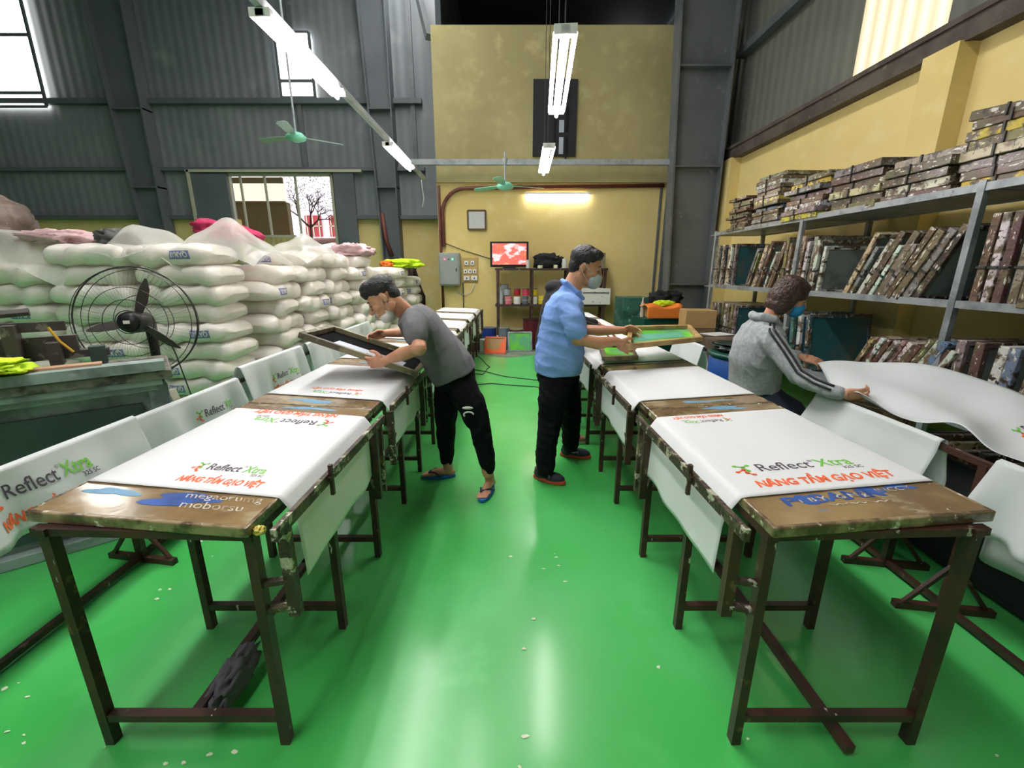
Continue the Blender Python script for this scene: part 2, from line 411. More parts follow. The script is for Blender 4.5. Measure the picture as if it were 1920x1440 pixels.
b = MB(); b.bar((3.7, 8.6, 3.4), (3.7, 8.6, 5.1), .12, .12); b.box((3.66, 8.55, 4.2), (.1, .12, .3)); struct(b.build('trim_5', M['steel']))
# tapering portal column in the right corner (I section)
def icolumn(name, x0b, x0t, x1, y, z1, wid, material, z0=0):
    mb = MB()
    def quad(xa, xb, ya, yb, z, xat, xbt, z2):
        mb.add([(xa, ya, z), (xb, ya, z), (xb, yb, z), (xa, yb, z), (xat, ya, z2), (xbt, ya, z2), (xbt, yb, z2), (xat, yb, z2)],
               [(3, 2, 1, 0), (4, 5, 6, 7), (0, 1, 5, 4), (1, 2, 6, 5), (2, 3, 7, 6), (3, 0, 4, 7)])
    t = .03
    quad(x0b, x0b + t, y - wid / 2, y + wid / 2, z0, x0t, x0t + t, z1)
    quad(x1 - t, x1, y - wid / 2, y + wid / 2, z0, x1 - t, x1, z1)
    quad(x0b + t, x1 - t, y - .01, y + .01, z0, x0t + t, x1 - t, z1)
    for zz in (1.2, 3.22, 4.75):
        f = (zz - z0) / (z1 - z0); xa = x0b + (x0t - x0b) * f
        mb.box(((xa + x1) / 2, y, zz), (x1 - xa, wid * .9, .03))
    return struct(mb.build(name, material))
icolumn('column', 3.0, 2.66, 3.72, 8.35, 7.6, .3, M['steel'])
icolumn('column', -8.15, -8.6, -7.75, YL - .2, 7.6, .3, M['steel_dark'])
icolumn('column', -2.85, -3.1, -2.5, YL - .2, 7.6, .3, M['steel_dark'])
b = MB(); b.bar((-13, YL - .1, 4.95), (-1.9, YL - .1, 4.95), .12, .1); b.bar((-13, YL - .1, 3.62), (-1.9, YL - .1, 3.62), .12, .07)
b.bar((-13, YL - .1, 2.62), (-7.1, YL - .1, 2.62), .12, .08); b.bar((-3.5, YL - .1, 2.62), (-1.4, YL - .1, 2.62), .12, .08); struct(b.build('trim_6', M['steel_dark']))
b = MB(); b.bar((-4.55, YL - .05, 3.6), (-4.55, YL - .05, 7.6), .1, .1); b.bar((-2.1, YL - .05, 3.6), (-2.1, YL - .05, 7.6), .1, .1); b.bar((-2.0, 10, 7.5), (-1.45, 8.9, 5.45), .1, .12)
struct(b.build('trim_7', M['steel']))
b = MB(); b.bar((-1.9, YB - .35, 3.33), (2.9, YB - .35, 3.33), .08, .09); struct(b.build('trim_8', M['steel_light']))
b = MB(); b.box((3.0, YB - .02, 1.6), (.07, .05, 3.2)); b.box((2.86, YB - .02, 1.6), (.03, .04, 3.2)); struct(b.build('trim_9', M['steel']))
# window opening in the left wall with its frame, a dark shutter and the daylight beyond
b = MB()
def rect_frame(mb, x0, x1, z0, z1, y, t, d):
    mb.bar((x0, y, z0), (x0, y, z1), t, d); mb.bar((x1, y, z0), (x1, y, z1), t, d); mb.bar((x0, y, z0), (x1, y, z0), t, d); mb.bar((x0, y, z1), (x1, y, z1), t, d)
rect_frame(b, ox0, ox1, oz0, oz1, YL - .05, .06, .06)
for x in (-4.86, -6.1, -5.55): b.bar((x, YL, 2.2), (x, YL, oz1), .04, .04)
b.bar((-6.33, YL, 2.22), (-5.0, YL, 2.22), .05, .05)
struct(b.build('window_2', M['rail_white']))
b = MB(); b.box((-6.75, YL - .12, 2.62), (.85, .05, 1.8)); b.box((-3.72, YL - .12, 2.62), (.45, .05, 1.9)); struct(b.build('trim_10', M['steel_dark']))
b = MB(); b.bar((-7.2, YL - .15, 3.58), (-3.3, YL - .15, 3.58), .06, .05); b.bar((-7.15, YL - .15, 1.8), (-7.15, YL - .15, 3.6), .06, .06); struct(b.build('trim_11', M['rail_white']))
b = MB(); wallpiece(b, -6.3, -4.95, 0, 2.2, YL + .1, .05); struct(b.build('trim_12', corrugated('cream_sheet', (206, 190, 130), .12)))
# high daylight windows
def high_window(name, x0, x1, z0, z1, mull, y=YL - .09):
    mb = MB(); mb.box(((x0 + x1) / 2, y, (z0 + z1) / 2), (x1 - x0, .03, z1 - z0)); o = struct(mb.build(name, M['pane']))
    mb = MB(); rect_frame(mb, x0, x1, z0, z1, y - .03, .05, .04)
    for z in mull: mb.bar((x0, y - .03, z), (x1, y - .03, z), .05, .06)
    fr = mb.build('window_frame', M['steel_dark'], o)
high_window('window_3', -11.15, -9.95, 4.85, 7.2, (5.1, 6.15), )
high_window('window_4', -4.88, -4.17, 5.02, 6.2, (5.32,))
high_window('window_5', 3.05, 3.6, 7.0, 7.6, (7.2,), 14.4)
b = MB(); b.box((-1.9, 4, 7.55), (.5, 14, .03)); struct(b.build('window_6', mat('roof_daylight_strip', (250, 250, 246), .4, emis=9)))
# outside the opening: low outbuilding, house, bare tree
o = empty('outbuilding', (-7.35, 12.6, 0), 'tan sheet outbuilding with bright plastic strip seen through the window opening', 'building')
b = MB(); b.box((0, 0, 1.62), (2.5, .2, 3.25)); b.box((.35, -.06, 1.6), (.05, .1, 3.2)); b.build('wall', M['ext_wall'], o)
b = MB(); b.box((0, -.05, 3.48), (2.5, .08, .46)); b.build('light_strip', M['ext_sheet'], o)
b = MB(); b.bar((-1.25, -.15, 3.24), (1.25, -.15, 3.24), .06, .04); b.bar((-1.25, -.15, 3.78), (1.25, -.15, 3.78), .06, .14); b.build('beam', M['ext_wall'], o)
o = empty('house', (-10.3, 23, 0), 'pale house with red wall and barred window beyond the bare tree', 'building')
b = MB(); b.box((0, 0, 3), (7, .3, 6)); b.build('wall', M['ext_house'], o)
b = MB(); b.box((-2.1, -.2, 2.8), (1.5, .1, 5)); b.build('red_wall', M['ext_red'], o)
for x, z in ((.4, 3.6), (.4, 2.0), (1.6, 3.6)):
    b = MB(); b.box((x, -.2, z), (.8, .06, 1.0)); wn = b.build('window', M['ext_red'], o)
    b = MB()
    for i in range(3): b.bar((x - .3 + i * .3, -.25, z - .5), (x - .3 + i * .3, -.25, z + .5), .05)
    b.bar((x - .4, -.25, z), (x + .4, -.25, z), .05); b.build('window_bars', M['rail_white'], wn)
b = MB(); b.grid(lambda u, v: (-9 + u * 6, 11.5 + v * 6, 2.15 + v * .4 + .12 * math.sin(u * 19) * math.sin(v * 11)), 20, 20)
struct(b.build('ground', M['ext_soil'], smooth=True))
tr = empty('bare_tree', (-6.0, 13.6, 2.15), 'bare branching tree with sparse leaves outside the window opening', 'tree')
b = MB()
def branch(p, d, L, r, k):
    q = p + d * L; b.tube([p, (p + q) / 2 + Vector((random.uniform(-1, 1), 0, random.uniform(-1, 1))) * L * .06, q], [r, r * .85, r * .7], 5)
    if k:
        for j in range(3):
            a = random.uniform(-.9, .9); nd = Vector((d.x * math.cos(a) + d.z * math.sin(a), d.y + random.uniform(-.4, .4), d.z * math.cos(a) - d.x * math.sin(a))).normalized()
            branch(q, nd, L * random.uniform(.55, .85), r * .62, k - 1)
branch(Vector((0, 0, 0)), Vector((0, 0, 1)), .55, .05, 5)
b.build('branches', M['bark'], tr)
b = MB()
for i in range(420):
    c = Vector((random.uniform(-.9, .9), random.uniform(-.5, .5), random.uniform(1.0, 2.2))); b.ell(c, (.018, .012, .012), n=6)
b.build('leaves', M['foliage'], tr)

# ------------------------------------------------------------------ tables
T0 = .99
def tp(side, u, v, dz=0, shear=.08):
    """point on a table row: u from the aisle edge outwards, v along the row, dz above the top"""
    return Vector((side * (.70 - .02 * (v - 1) + u), v + shear * u, .79 + .03 * u + dz))
TW = .635
bounds = [.99, 2.0, 2.97, 3.94, 4.90, 5.86, 6.80, 7.75]
SIDE = {-1: 'left row', 1: 'right row'}
def quadbox(mb, side, u0, u1, v0, v1, z0, z1, m=0):
    P = [tp(side, u, v, z) for z in (z0, z1) for u, v in ((u0, v0), (u1, v0), (u1, v1), (u0, v1))]
    fs = [(3, 2, 1, 0), (4, 5, 6, 7), (0, 1, 5, 4), (1, 2, 6, 5), (2, 3, 7, 6), (3, 0, 4, 7)]
    if side < 0: fs = [f[::-1] for f in fs]
    mb.add(P, fs, m)
def blob_patch(mb, side, uc, vc, ru, rv, seed, m=0, dz=.0007, n=26):
    rs = random.Random(seed); ph = [rs.uniform(0, 6.28) for _ in range(4)]
    P = [tp(side, uc, vc, dz)]
    for i in range(n):
        a = 2 * math.pi * i / n; k = 1 + .28 * math.sin(2 * a + ph[0]) + .2 * math.sin(3 * a + ph[1]) + .12 * math.sin(5 * a + ph[2])
        P.append(tp(side, min(max(uc + ru * k * math.cos(a), .01), TW - .01), vc + rv * k * math.sin(a), dz))
    mb.add(P, [((0, 1 + i, 1 + (i + 1) % n) if side > 0 else (0, 1 + (i + 1) % n, 1 + i)) for i in range(n)], m)

def text_geo(body, size, shear=0, bold=0, align='LEFT'):
    cu = bpy.data.curves.new('t', 'FONT'); cu.body = body; cu.size = size; cu.shear = shear; cu.offset = bold; cu.align_x = align
    cu.resolution_u = 3
    o = bpy.data.objects.new('t', cu); COL.objects.link(o)
    dg = bpy.context.evaluated_depsgraph_get(); dg.update()
    me = bpy.data.meshes.new_from_object(o.evaluated_get(dg))
    vs = [tuple(v.co) for v in me.vertices]; fs = [tuple(p.vertices) for p in me.polygons]
    bpy.data.objects.remove(o); bpy.data.meshes.remove(me); bpy.data.curves.remove(cu)
    return vs, fs
def build_logo():
    L = []      # (verts, faces, material index) in a frame about 1 wide
    def put(t, x, y, m, fit=None):
        vs, fs = t
        if fit:
            w = max(v[0] for v in vs) - min(v[0] for v in vs); x0 = min(v[0] for v in vs); k = fit / w
            vs = [((v[0] - x0) * k, v[1], v[2]) for v in vs]
        L.append(([(v[0] + x, v[1] + y) for v in vs], fs, m))
    put(text_geo('Reflect', .185, 0, .0015), .14, .235, 0, .41)
    put(text_geo('®', .05), .555, .33, 0)
    put(text_geo('Xtra', .19, .05, .003), .59, .235, 1, .27)
    put(text_geo('325 SC', .06, 0, .001), .74, .172, 0, .15)
    put(text_geo('NÂNG TẦM GẠO VIỆT', .138, .12, .0055), .0, -.01, 2, 1.0)
    def disc(x, y, r, m, n=14): L.append(([(x + r * math.cos(2 * math.pi * i / n), y + r * math.sin(2 * math.pi * i / n)) for i in range(n)], [tuple(range(n))], m))
    def link(x0, y0, x1, y1, w, m):
        dx, dy = x1 - x0, y1 - y0; l = math.hypot(dx, dy); nx, ny = -dy / l * w, dx / l * w
        L.append(([(x0 + nx, y0 + ny), (x0 - nx, y0 - ny), (x1 - nx, y1 - ny), (x1 + nx, y1 + ny)], [(0, 1, 2, 3)], m))
    for (x0, y0, x1, y1, m) in ((.0, .25, .055, .28, 2), (.055, .28, .06, .225, 2), (.06, .225, .095, .19, 2), (.02, .355, .07, .325, 1), (.07, .325, .115, .35, 1), (.07, .325, .085, .26, 1)):
        link(x0 - .03, y0, x1 - .03, y1, .007, m); disc(x0 - .03, y0, .018, m); disc(x1 - .03, y1, .018, m)
    return L
LOGO = build_logo()
def print_logo(fn, parent, only=None, name='printed_logo'):
    """fn maps the flat logo frame onto the cloth; one mesh with the three inks"""
    mb = MB()
    for vs, fs, m in LOGO:
        if only is not None and m not in only: continue
        mb.add([fn(x, y) for x, y in vs], fs, m)
    o = mb.build(name, [M['ink_dark'], M['ink_green'], M['ink_orange']], parent)
    return o
def print_text(body, size, fn, parent, material, shear=0, bold=0, name='lettering', fit=None):
    vs, fs = text_geo(body, size, shear, bold)
    if fit:
        w = max(v[0] for v in vs); vs = [(v[0] * fit / w, v[1], 0) for v in vs]
    mb = MB(); mb.add([fn(v[0], v[1]) for v in vs], fs); return mb.build(name, material, parent)

def make_table(side, i):
    v0, v1 = bounds[i] + .004, bounds[i + 1] - .004
    where = ('nearest to the camera' if i == 0 else f'{ORD[i]} from the near end')
    root = empty('printing_table', (0, 0, 0), f'narrow brown screen-printing table on steel legs, {where} in the {SIDE[side]}', 'table', 'printing tables in two long rows')
    b = MB(); quadbox(b, side, 0, TW, v0, v1, -.028, 0); top = b.build('tabletop', M['board'], root, bevel=.008)
    b = MB()
    quadbox(b, side, -.003, .010, v0 - .002, v1, -.029, .0012); quadbox(b, side, TW - .010, TW + .003, v0 - .002, v1, -.029, .0012)
    quadbox(b, side, 0, TW, v0 - .004, v0 + .012, -.03, .0014); quadbox(b, side, 0, TW, v1 - .012, v1 + .002, -.029, .0012)
    e = b.build('edge_tape', M['tape_edge'], top, bevel=.004)
    legv = [v0 + .03, v0 + .48, v1 - .06] if i == 0 else [v0 + .46, v1 - .05]
    for v in legv:
        for u in (.012, .565):
            b = MB(); t = tp(side, u, v, -.035, 0); b.bar((t.x, t.y, 0), t, .028, .03); b.build('leg', M['leg'], root)
        a, c = tp(side, .012, v, 0, 0), tp(side, .565, v, 0, 0)
        b = MB(); b.bar((a.x, a.y, .105), (c.x, c.y, .105), .026, .026); b.build('crossbar', M['leg'], root)
    b = MB()
    for u in (.012, .565): b.bar(tp(side, u, v0 + .01, -.042, .0), tp(side, u, v1 - .01, -.042, .0), .025, .022)
    for v in (v0 + .03, v1 - .03): b.bar(tp(side, .0, v, -.042, 0), tp(side, .6, v, -.042, 0), .025, .022)
    b.build('apron', M['leg'], root)
    ms, me_ = tp(side, .29, v0 + (.0 if i == 0 else -.3), 0, 0), tp(side, .29, v1, 0, 0)
    b = MB()
    if i == 0 and side > 0: b.bar((ms.x + .05, v0 - .02, .03), (me_.x, v1, .1), .03, .03)
    else: b.bar((ms.x, ms.y + .03, .1), (me_.x, me_.y, .1), .03, .03)
    b.build('long_brace', M['leg'], root)
    # registration rail on the aisle side, with posts, brackets and a stop clip
    b = MB(); b.bar(tp(side, -.075, v0 - .01 if i == 0 else v0 + .05, -.015, 0), tp(side, -.075, v1 - .07, -.02, 0), .016, .036); rl = b.build('rail', M['crust'], root)
    for k, v in enumerate((v0 + .05, v1 - .2, v1 - .13)):
        t = tp(side, -.068, v, 0, 0); zb = .47 if k == 0 else .42
        b = MB(); b.bar((t.x, t.y, zb), (t.x, t.y, .76), .032, .026); b.build('rail_post', M['crust'] if (k != 1 and side < 0) or k == 2 else M['leg'], root)
        if k < 2:
            lv = min(legv, key=lambda q: abs(q - v)); q = tp(side, .012, lv, 0, 0)
            for z in (zb + .03, zb + .12):
                b = MB(); b.bar((t.x, t.y, z), (q.x, q.y, z), .022, .014); b.build('bracket', M['crust'], root)
    b = MB(); t = tp(side, -.088, v0 + .32, 0, 0); b.box((t.x, t.y, .765), (.012, .014, .11)); b.box((t.x, t.y, .775), (.011, .04, .014)); b.build('stop_clip', M['leg'], root)
    return root, top

def cloth_fn(side, v0, v1, drop=.15, seed=0):
    """cross-section of a cloth folded over the table; returns fn(s, t) with s across, t along"""
    path = [(TW + .006, -.12), (TW + .007, -.05), (TW + .006, -.006), (TW - .004, .004), (TW - .03, .0045), (.04, .0045), (.012, .005), (-.006, .002), (-.016, -.012), (-.045, -.055), (-.05, -.09), (-.052, -.09 - drop * .5), (-.053, -.09 - drop)]
    cum = [0]
    for a, c in zip(path, path[1:]): cum.append(cum[-1] + math.hypot(c[0] - a[0], c[1] - a[1]))
    tot = cum[-1]
    def fn(s, t):
        d = s * tot; i = 0
        while i < len(path) - 2 and d > cum[i + 1]: i += 1
        k = (d - cum[i]) / (cum[i + 1] - cum[i]); u = path[i][0] + (path[i + 1][0] - path[i][0]) * k; z = path[i][1] + (path[i + 1][1] - path[i][1]) * k
        v = v0 + (v1 - v0) * t
        sh = .11
        hang = max(0, -(z + .05))
        if u < 0:
            z += -.03 * (1 - t) * hang * 3.6 + .004 * math.sin(t * 7 + seed) * hang * 6
            u += .008 * math.sin(t * 17 + seed) * hang * 5 * t
            v += -.10 * hang * (t - .5)
        p = tp(side, u, v, z, sh if u > 0 else 0)
        p.z += 0.0003 * math.sin(v * 31 + u * 13 + seed)
        if u <= TW - .03 and u >= .04: p.z += .0006
        return p
    return fn
CL = {}
def make_cloth(side, i, v0, v1, label, drop=.15):
    fn = cloth_fn(side, v0, v1, drop, i * 2.3 + side)
    b = MB(); b.grid(fn, 70, 36)
    o = b.build('table_cloth', M['cloth'], smooth=True, solid=.0014)
    tag(o, label, 'cloth', 'white cloths stretched over the printing tables')
    return o
def logo_on_table(cl, side, uc, vc, width, flip=False, depth=None, **k):
    """uc/vc: where the logo's centre lies; flip: reads from the far side"""
    sc = width; dy = (depth or width * 1.0)
    def fn(x, y):
        lx, ly = (x - .5) * sc, (y - .17) * dy
        if flip: lx, ly = -lx, -ly
        X = lx * side if False else lx
        u = uc + side * lx
        p = tp(side, u, vc + ly, .0066, .11)
        return p
    return print_logo(fn, cl, **k)

tables = {}
for side in (-1, 1):
    n = 7 if side < 0 else 6
    for i in range(n): tables[(side, i)] = make_table(side, i)
# stains and old lettering on the two nearest tabletops
tL = tables[(-1, 0)][1]
b = MB(); blob_patch(b, -1, .50, 1.12, .07, .022, 3); b.build('pale_blue_stain', M['ink_lblue'], tL)
b = MB(); blob_patch(b, -1, .27, 1.105, .11, .032, 5, dz=.0009); b.build('blue_stain', M['ink_blue'], tL)
print_text('moborsu', .05, lambda x, y: tp(-1, .25 - x, 1.065 + y, .0014), tL, M['ink_faded'], shear=-.3, fit=.19)
print_text('megaorumg', .045, lambda x, y: tp(-1, .27 - x, 1.115 + y, .0014), tL, M['ink_faded'], shear=-.3, fit=.24)
tR = tables[(1, 0)][1]
for _u, _v, _r, _q, _s in ((.17, 1.115, .035, .022, 5), (.40, 1.14, .035, .02, 9), (.50, 1.15, .04, .015, 12)):
    b = MB(); blob_patch(b, 1, _u, _v, _r, _q, _s); b.build('blue_stain', M['ink_blue'], tR)
print_text('P  BANK', .062, lambda x, y: tp(1, .10 + x, 1.09 + y + .06 * x, .0010), tR, M['ink_blue'], bold=.002, fit=.33)
print_text('i  B Y   G N g', .03, lambda x, y: tp(1, .15 + x, 1.10 + y + .06 * x, .0014), tR, M['ink_faded'], fit=.22, bold=.0005)
print_text('INCCY', .03, lambda x, y: tp(1, .41 + x, 1.125 + y + .06 * x, .0014), tR, M['ink_faded'], fit=.12)
print_text('www.', .02, lambda x, y: tp(1, .22 + x, 1.075 + y, .0014), tR, M['ink_faded'], fit=.2)
for side in (-1, 1):
    for i in (1, 2, 3):
        if (side, i) in tables:
            b = MB(); blob_patch(b, side, .33, bounds[i] + .07, .11, .026, i * 3 + side, n=30); b.build('ink_stain', M['ink_lblue'], tables[(side, i)][1])
for side, i, uc in ((-1, 0, .3), (1, 0, .36)):
    b = MB(); blob_patch(b, side, uc, 1.955, .10, .022, 4 + side, n=30); b.build('ink_stain', M['ink_lblue'], tables[(side, i)][1])

cl = make_cloth(-1, 0, 1.145, 1.875, 'white cloth with two printed logos on the nearest table of the left row', .16)
logo_on_table(cl, -1, .225, 1.25, .285, depth=.34); logo_on_table(cl, -1, .315, 1.80, .40, flip=True, depth=.40)
cl = make_cloth(-1, 1, 2.13, 2.86, 'white cloth under the black screen the man in the grey T-shirt holds', .15)
logo_on_table(cl, -1, .30, 2.24, .30, flip=True, depth=.28); logo_on_table(cl, -1, .20, 2.74, .26, only=(0,), depth=.2)
cl = make_cloth(-1, 2, 3.10, 3.82, 'white cloth on the left row just behind the held black screen', .15)
logo_on_table(cl, -1, .36, 3.62, .22, flip=False, depth=.3)
cl = make_cloth(-1, 3, 4.08, 4.78, 'white cloth on the left row, fourth table from the near end', .15)
logo_on_table(cl, -1, .3, 4.25, .3, flip=True, depth=.25)
for i in (4, 5, 6):
    cl = make_cloth(-1, i, bounds[i] + .12, bounds[i + 1] - .12, ['white cloth behind the grey T-shirt man, third from the far end of left row', 'white cloth on the left row, second from the far end', 'white cloth on the farthest table of the left row by the wall'][i - 4], .2)
    logo_on_table(cl, -1, .3, bounds[i] + .3, .28, flip=True, depth=.2)
cl = make_cloth(1, 0, 1.145, 1.865, 'white cloth with large orange printed slogan on the nearest table of the right row', .16)
logo_on_table(cl, 1, .315, 1.262, .47, depth=.40); logo_on_table(cl, 1, .175, 1.80, .24, flip=True, depth=.24)
cl = make_cloth(1, 1, 2.12, 2.80, 'blank white cloth on the second table of the right row', .15)
cl = make_cloth(1, 2, 3.03, 3.78, 'white cloth under the green screen the man in blue holds', .15)
logo_on_table(cl, 1, .36, 3.16, .2, only=(0,), depth=.2)
for i in (3, 4, 5):
    cl = make_cloth(1, i, bounds[i] + .12, bounds[i + 1] - .12, ['white cloth on the right row just beyond the green screen', 'white cloth on the right row, second from its far end', 'white cloth on the farthest table of the right row'][i - 3], .15)

# ------------------------------------------------------------------ drying racks and the cloths hung over them
def make_rack(side, spans):
    root = empty('drying_rack', (0, 0, 0), f'low brown steel drying rack with splayed feet, {"outside the left row" if side < 0 else ("outside the right row nearest the camera" if spans[0] < 1 else "beyond the woman by the blue drum")}', 'rack', 'drying racks behind the tables')
    x = side * 1.90
    b = MB(); b.bar((x, spans[0], .70), (x, spans[1], .70), .025, .025); b.build('top_rail', M['leg'], root)
    b = MB(); b.bar((x, spans[0], .03), (x, spans[1], .03), .025, .025); b.build('floor_rail', M['leg'], root)
    for y in [1.90 if side < 0 else 1.86, .85 if side < 0 else 1.56, 3.1, 4.6]:
        if not spans[0] <= y <= spans[1]: continue
        if side > 0 and y == 3.1: continue
        b = MB(); b.bar((x, y, 0.02), (x, y, .70), .035, .03); b.build('post', M['leg'], root)
        b = MB(); b.bar((x - .19, y + .03, .015), (x + .19, y - .03, .015), .03, .03); ft = b.build('foot', M['leg'], root)
        b = MB()
        for s in (-1, 1): b.bar((x + s * .16, y - s * .02, .03), (x, y, .24), .016, .016)
        b.build('foot_brace', M['leg'], ft)
    return root
make_rack(-1, (.3, 5.6)); make_rack(1, (.3, 2.52)); make_rack(1, (4.1, 5.2))
def hung_cloth(side, v0, v1, label, zin=.34, zout=.4, z=.72, rise=0, seed=0, xin=.05):
    x0 = 1.90
    path = [(-xin - .03, zin), (-xin, (zin + z) / 2), (-.028, z - .06), (-.016, z - .008), (0, z), (.016, z - .008), (.03, z - .08), (.06, (z + zout) / 2), (.075, zout)]
    def fn(s, t):
        d = s * (len(path) - 1); i = min(int(d), len(path) - 2); k = d - i
        dx = path[i][0] + (path[i + 1][0] - path[i][0]) * k; zz = path[i][1] + (path[i + 1][1] - path[i][1]) * k
        v = v0 + (v1 - v0) * t; low = max(0, z - zz)
        dx += low * .10 * math.sin(v * 13 + seed + 1.5 * math.sin(v * 5)) * (1 if dx < 0 else -1)
        dx += low * .05 * math.sin(v * 31 + seed * 2)
        end = abs(t - .5) * 2
        dx -= (0.09 * low if dx < 0 else 0) * max(0, end - .85) * 5
        zz += .02 * math.sin(v * 6 + seed) * low * 2 + rise * t
        v += low * .10 * (t - .5)
        return Vector((side * (x0 + dx), v, zz))
    b = MB(); b.grid(fn, 40, 40); o = b.build('hanging_cloth', M['cloth_shade'], smooth=True, solid=.002)
    tag(o, label, 'cloth', 'white cloths hung over the low racks')
    def inner(y, zz):   # point on the aisle-side face
        lo, hi = 0.0, .45
        for _ in range(22):
            mid = (lo + hi) / 2
            if fn(mid, .5).z < zz: lo = mid
            else: hi = mid
        t = (y - v0) / (v1 - v0); p = fn(lo, min(max(t, 0), 1)); return p + Vector((-side * .0045, 0, .001))
    return o, inner
o, inn = hung_cloth(-1, .75, 2.03, 'white cloth hung over the left rack, nearest the camera, partly out of frame', .47, .5, .745, seed=.6)
print_logo(lambda x, y: inn(1.36 + x * .42, .53 + y * .42), o)
o, inn = hung_cloth(-1, 1.98, 2.86, 'white cloth hung over the left rack beside the nearest printed cloth, second along', .30, .4, .735, seed=2.0)
print_logo(lambda x, y: inn(2.42 + x * .36, .50 + y * .36), o)
o, inn = hung_cloth(-1, 2.90, 3.80, 'white cloth hung on the left rack before the sacks, third along with small logo', .30, .4, .80, seed=3.4)
print_logo(lambda x, y: inn(3.28 + x * .36, .52 + y * .36), o)
o, inn = hung_cloth(-1, 3.90, 4.7, 'white cloth hung over the left rack behind the tilted black screen', .35, .4, .80, seed=5)
o, inn = hung_cloth(-1, 4.8, 5.7, 'white cloth hung on the left rack below the bending man\'s face', .35, .4, .80, seed=5.6)
o, inn = hung_cloth(1, .62, 1.52, 'white cloth hung over the right rack at the right edge of the photo', .45, .30, .745, seed=1, xin=.05)
o, inn = hung_cloth(1, 1.74, 2.52, 'grey-shaded white cloth hung on the right rack in front of the woman', .26, .35, .735, seed=2.7, xin=.10)
o, inn = hung_cloth(1, 4.12, 4.85, 'white cloth hung on the right rack next to the blue drum', .40, .4, .735, seed=4)

# ------------------------------------------------------------------ rags
def crumple(name, c, r, material, label, cat, seed=0, amp=.3, parent=None, rot=None):
    b = MB(); b.ell((0, 0, 0), (1, 1, 1), n=44, power=.8)
    off = Vector((seed * 3.1, seed * 1.7, seed * .9)); vs = []
    for v in b.v:
        V = Vector(v); q = V * 1.6 + off
        d = 1 - abs(noise.noise(q)) * 1.6 - abs(noise.noise(q * 2.3)) * .8 - abs(noise.noise(q * 4.7)) * .45
        V = V * (1 - amp + amp * 1.5 * d + amp * .3)
        V = Vector((V.x * r[0], V.y * r[1], max(V.z, -.72) * r[2]))
        if rot is not None: V = rot @ V
        vs.append(tuple(V))
    b.v = vs
    o = b.build(name, material, parent, smooth=True, loc=None if parent else c)
    if parent: o.location = c
    if label: tag(o, label, cat)
    return o
t = tp(1, .012, 1.474, 0, 0)
crumple('rag', (t.x, t.y, .60), (.035, .04, .11), M['blackcloth'], 'black rag tied around a leg of the nearest right table', 'rag', 2)
t = tp(-1, .29, 1.25, 0, 0)
crumple('rag', (t.x + .02, 1.18, .075), (.04, .12, .06), mat('grey_rag', (92, 90, 98), .9, bump=(14, .6)), 'grey crumpled rag lying over the low brace under the nearest left table', 'rag', 4)
o = crumple('tape_scrap', (-.685, 1.02, .765), (.018, .012, .012), mat('yellow_tape', (206, 190, 90), .4, spots=[(30, (120, 170, 200), .5, .6)]), 'small yellow tape scrap on the near corner of the left rail', 'tape', 6)

# ------------------------------------------------------------------ floor debris and cables
b = MB(); rs = random.Random(11)
spots_px = [(13, 1372), (45, 1378), (45, 1393), (35, 1280), (10, 1290), (52, 1306), (198, 1400), (345, 1430), (392, 1415), (440, 1410), (115, 1160), (295, 1123), (300, 1105), (317, 1105), (375, 1015), (388, 985), (398, 1043), (310, 1432), (958, 1043), (1040, 1038), (1043, 1045), (1020, 1066), (1048, 1060), (982, 1217), (975, 1440), (928, 827), (980, 736), (1060, 1090), (985, 1380), (1180, 890), (1870, 1417), (1402, 1385), (1235, 1250), (1130, 990), (1000, 1160)]
for (x, y) in spots_px:
    p = atZ(x, min(y, 1438), .002); r0 = rs.uniform(.004, .012); a = rs.uniform(0, 3)
    n = 6; vs = [(p.x + r0 * rs.uniform(.4, 1.6) * math.cos(a + 2 * math.pi * k / n), p.y + r0 * rs.uniform(.3, 1) * math.sin(a + 2 * math.pi * k / n), rs.uniform(.001, .004)) for k in range(n)]
    b.add(vs, [tuple(range(n))])
o = b.build('floor_scraps', M['debris']); tag(o, 'tiny white scraps scattered on the green floor', 'scraps', kind='stuff')
for lab, pts in (('thin black cable crossing the aisle floor, the upper one', [(870, 690), (905, 696), (950, 706), (1000, 712), (1040, 716)]),
                 ('thin black cable crossing the aisle floor, the lower one', [(872, 722), (920, 719), (960, 722), (1003, 725), (1030, 730)]),
                 ('thin black cable curling on the aisle floor beside the left tables', [(880, 655), (900, 672), (920, 688), (905, 702), (880, 700)])):
    P = [atZ(x, y, .006) for x, y in pts]; Q = []
    for i in range(len(P) - 1):
        for k in range(6):
            t = k / 6; Q.append(P[i].lerp(P[i + 1], t) + Vector((.02 * math.sin(i * 2 + t * 3), 0, 0)))
    b = MB(); b.tube(Q + [P[-1]], .006, 6); tag(b.build('floor_cable', M['cable'], smooth=True), lab, 'cable')

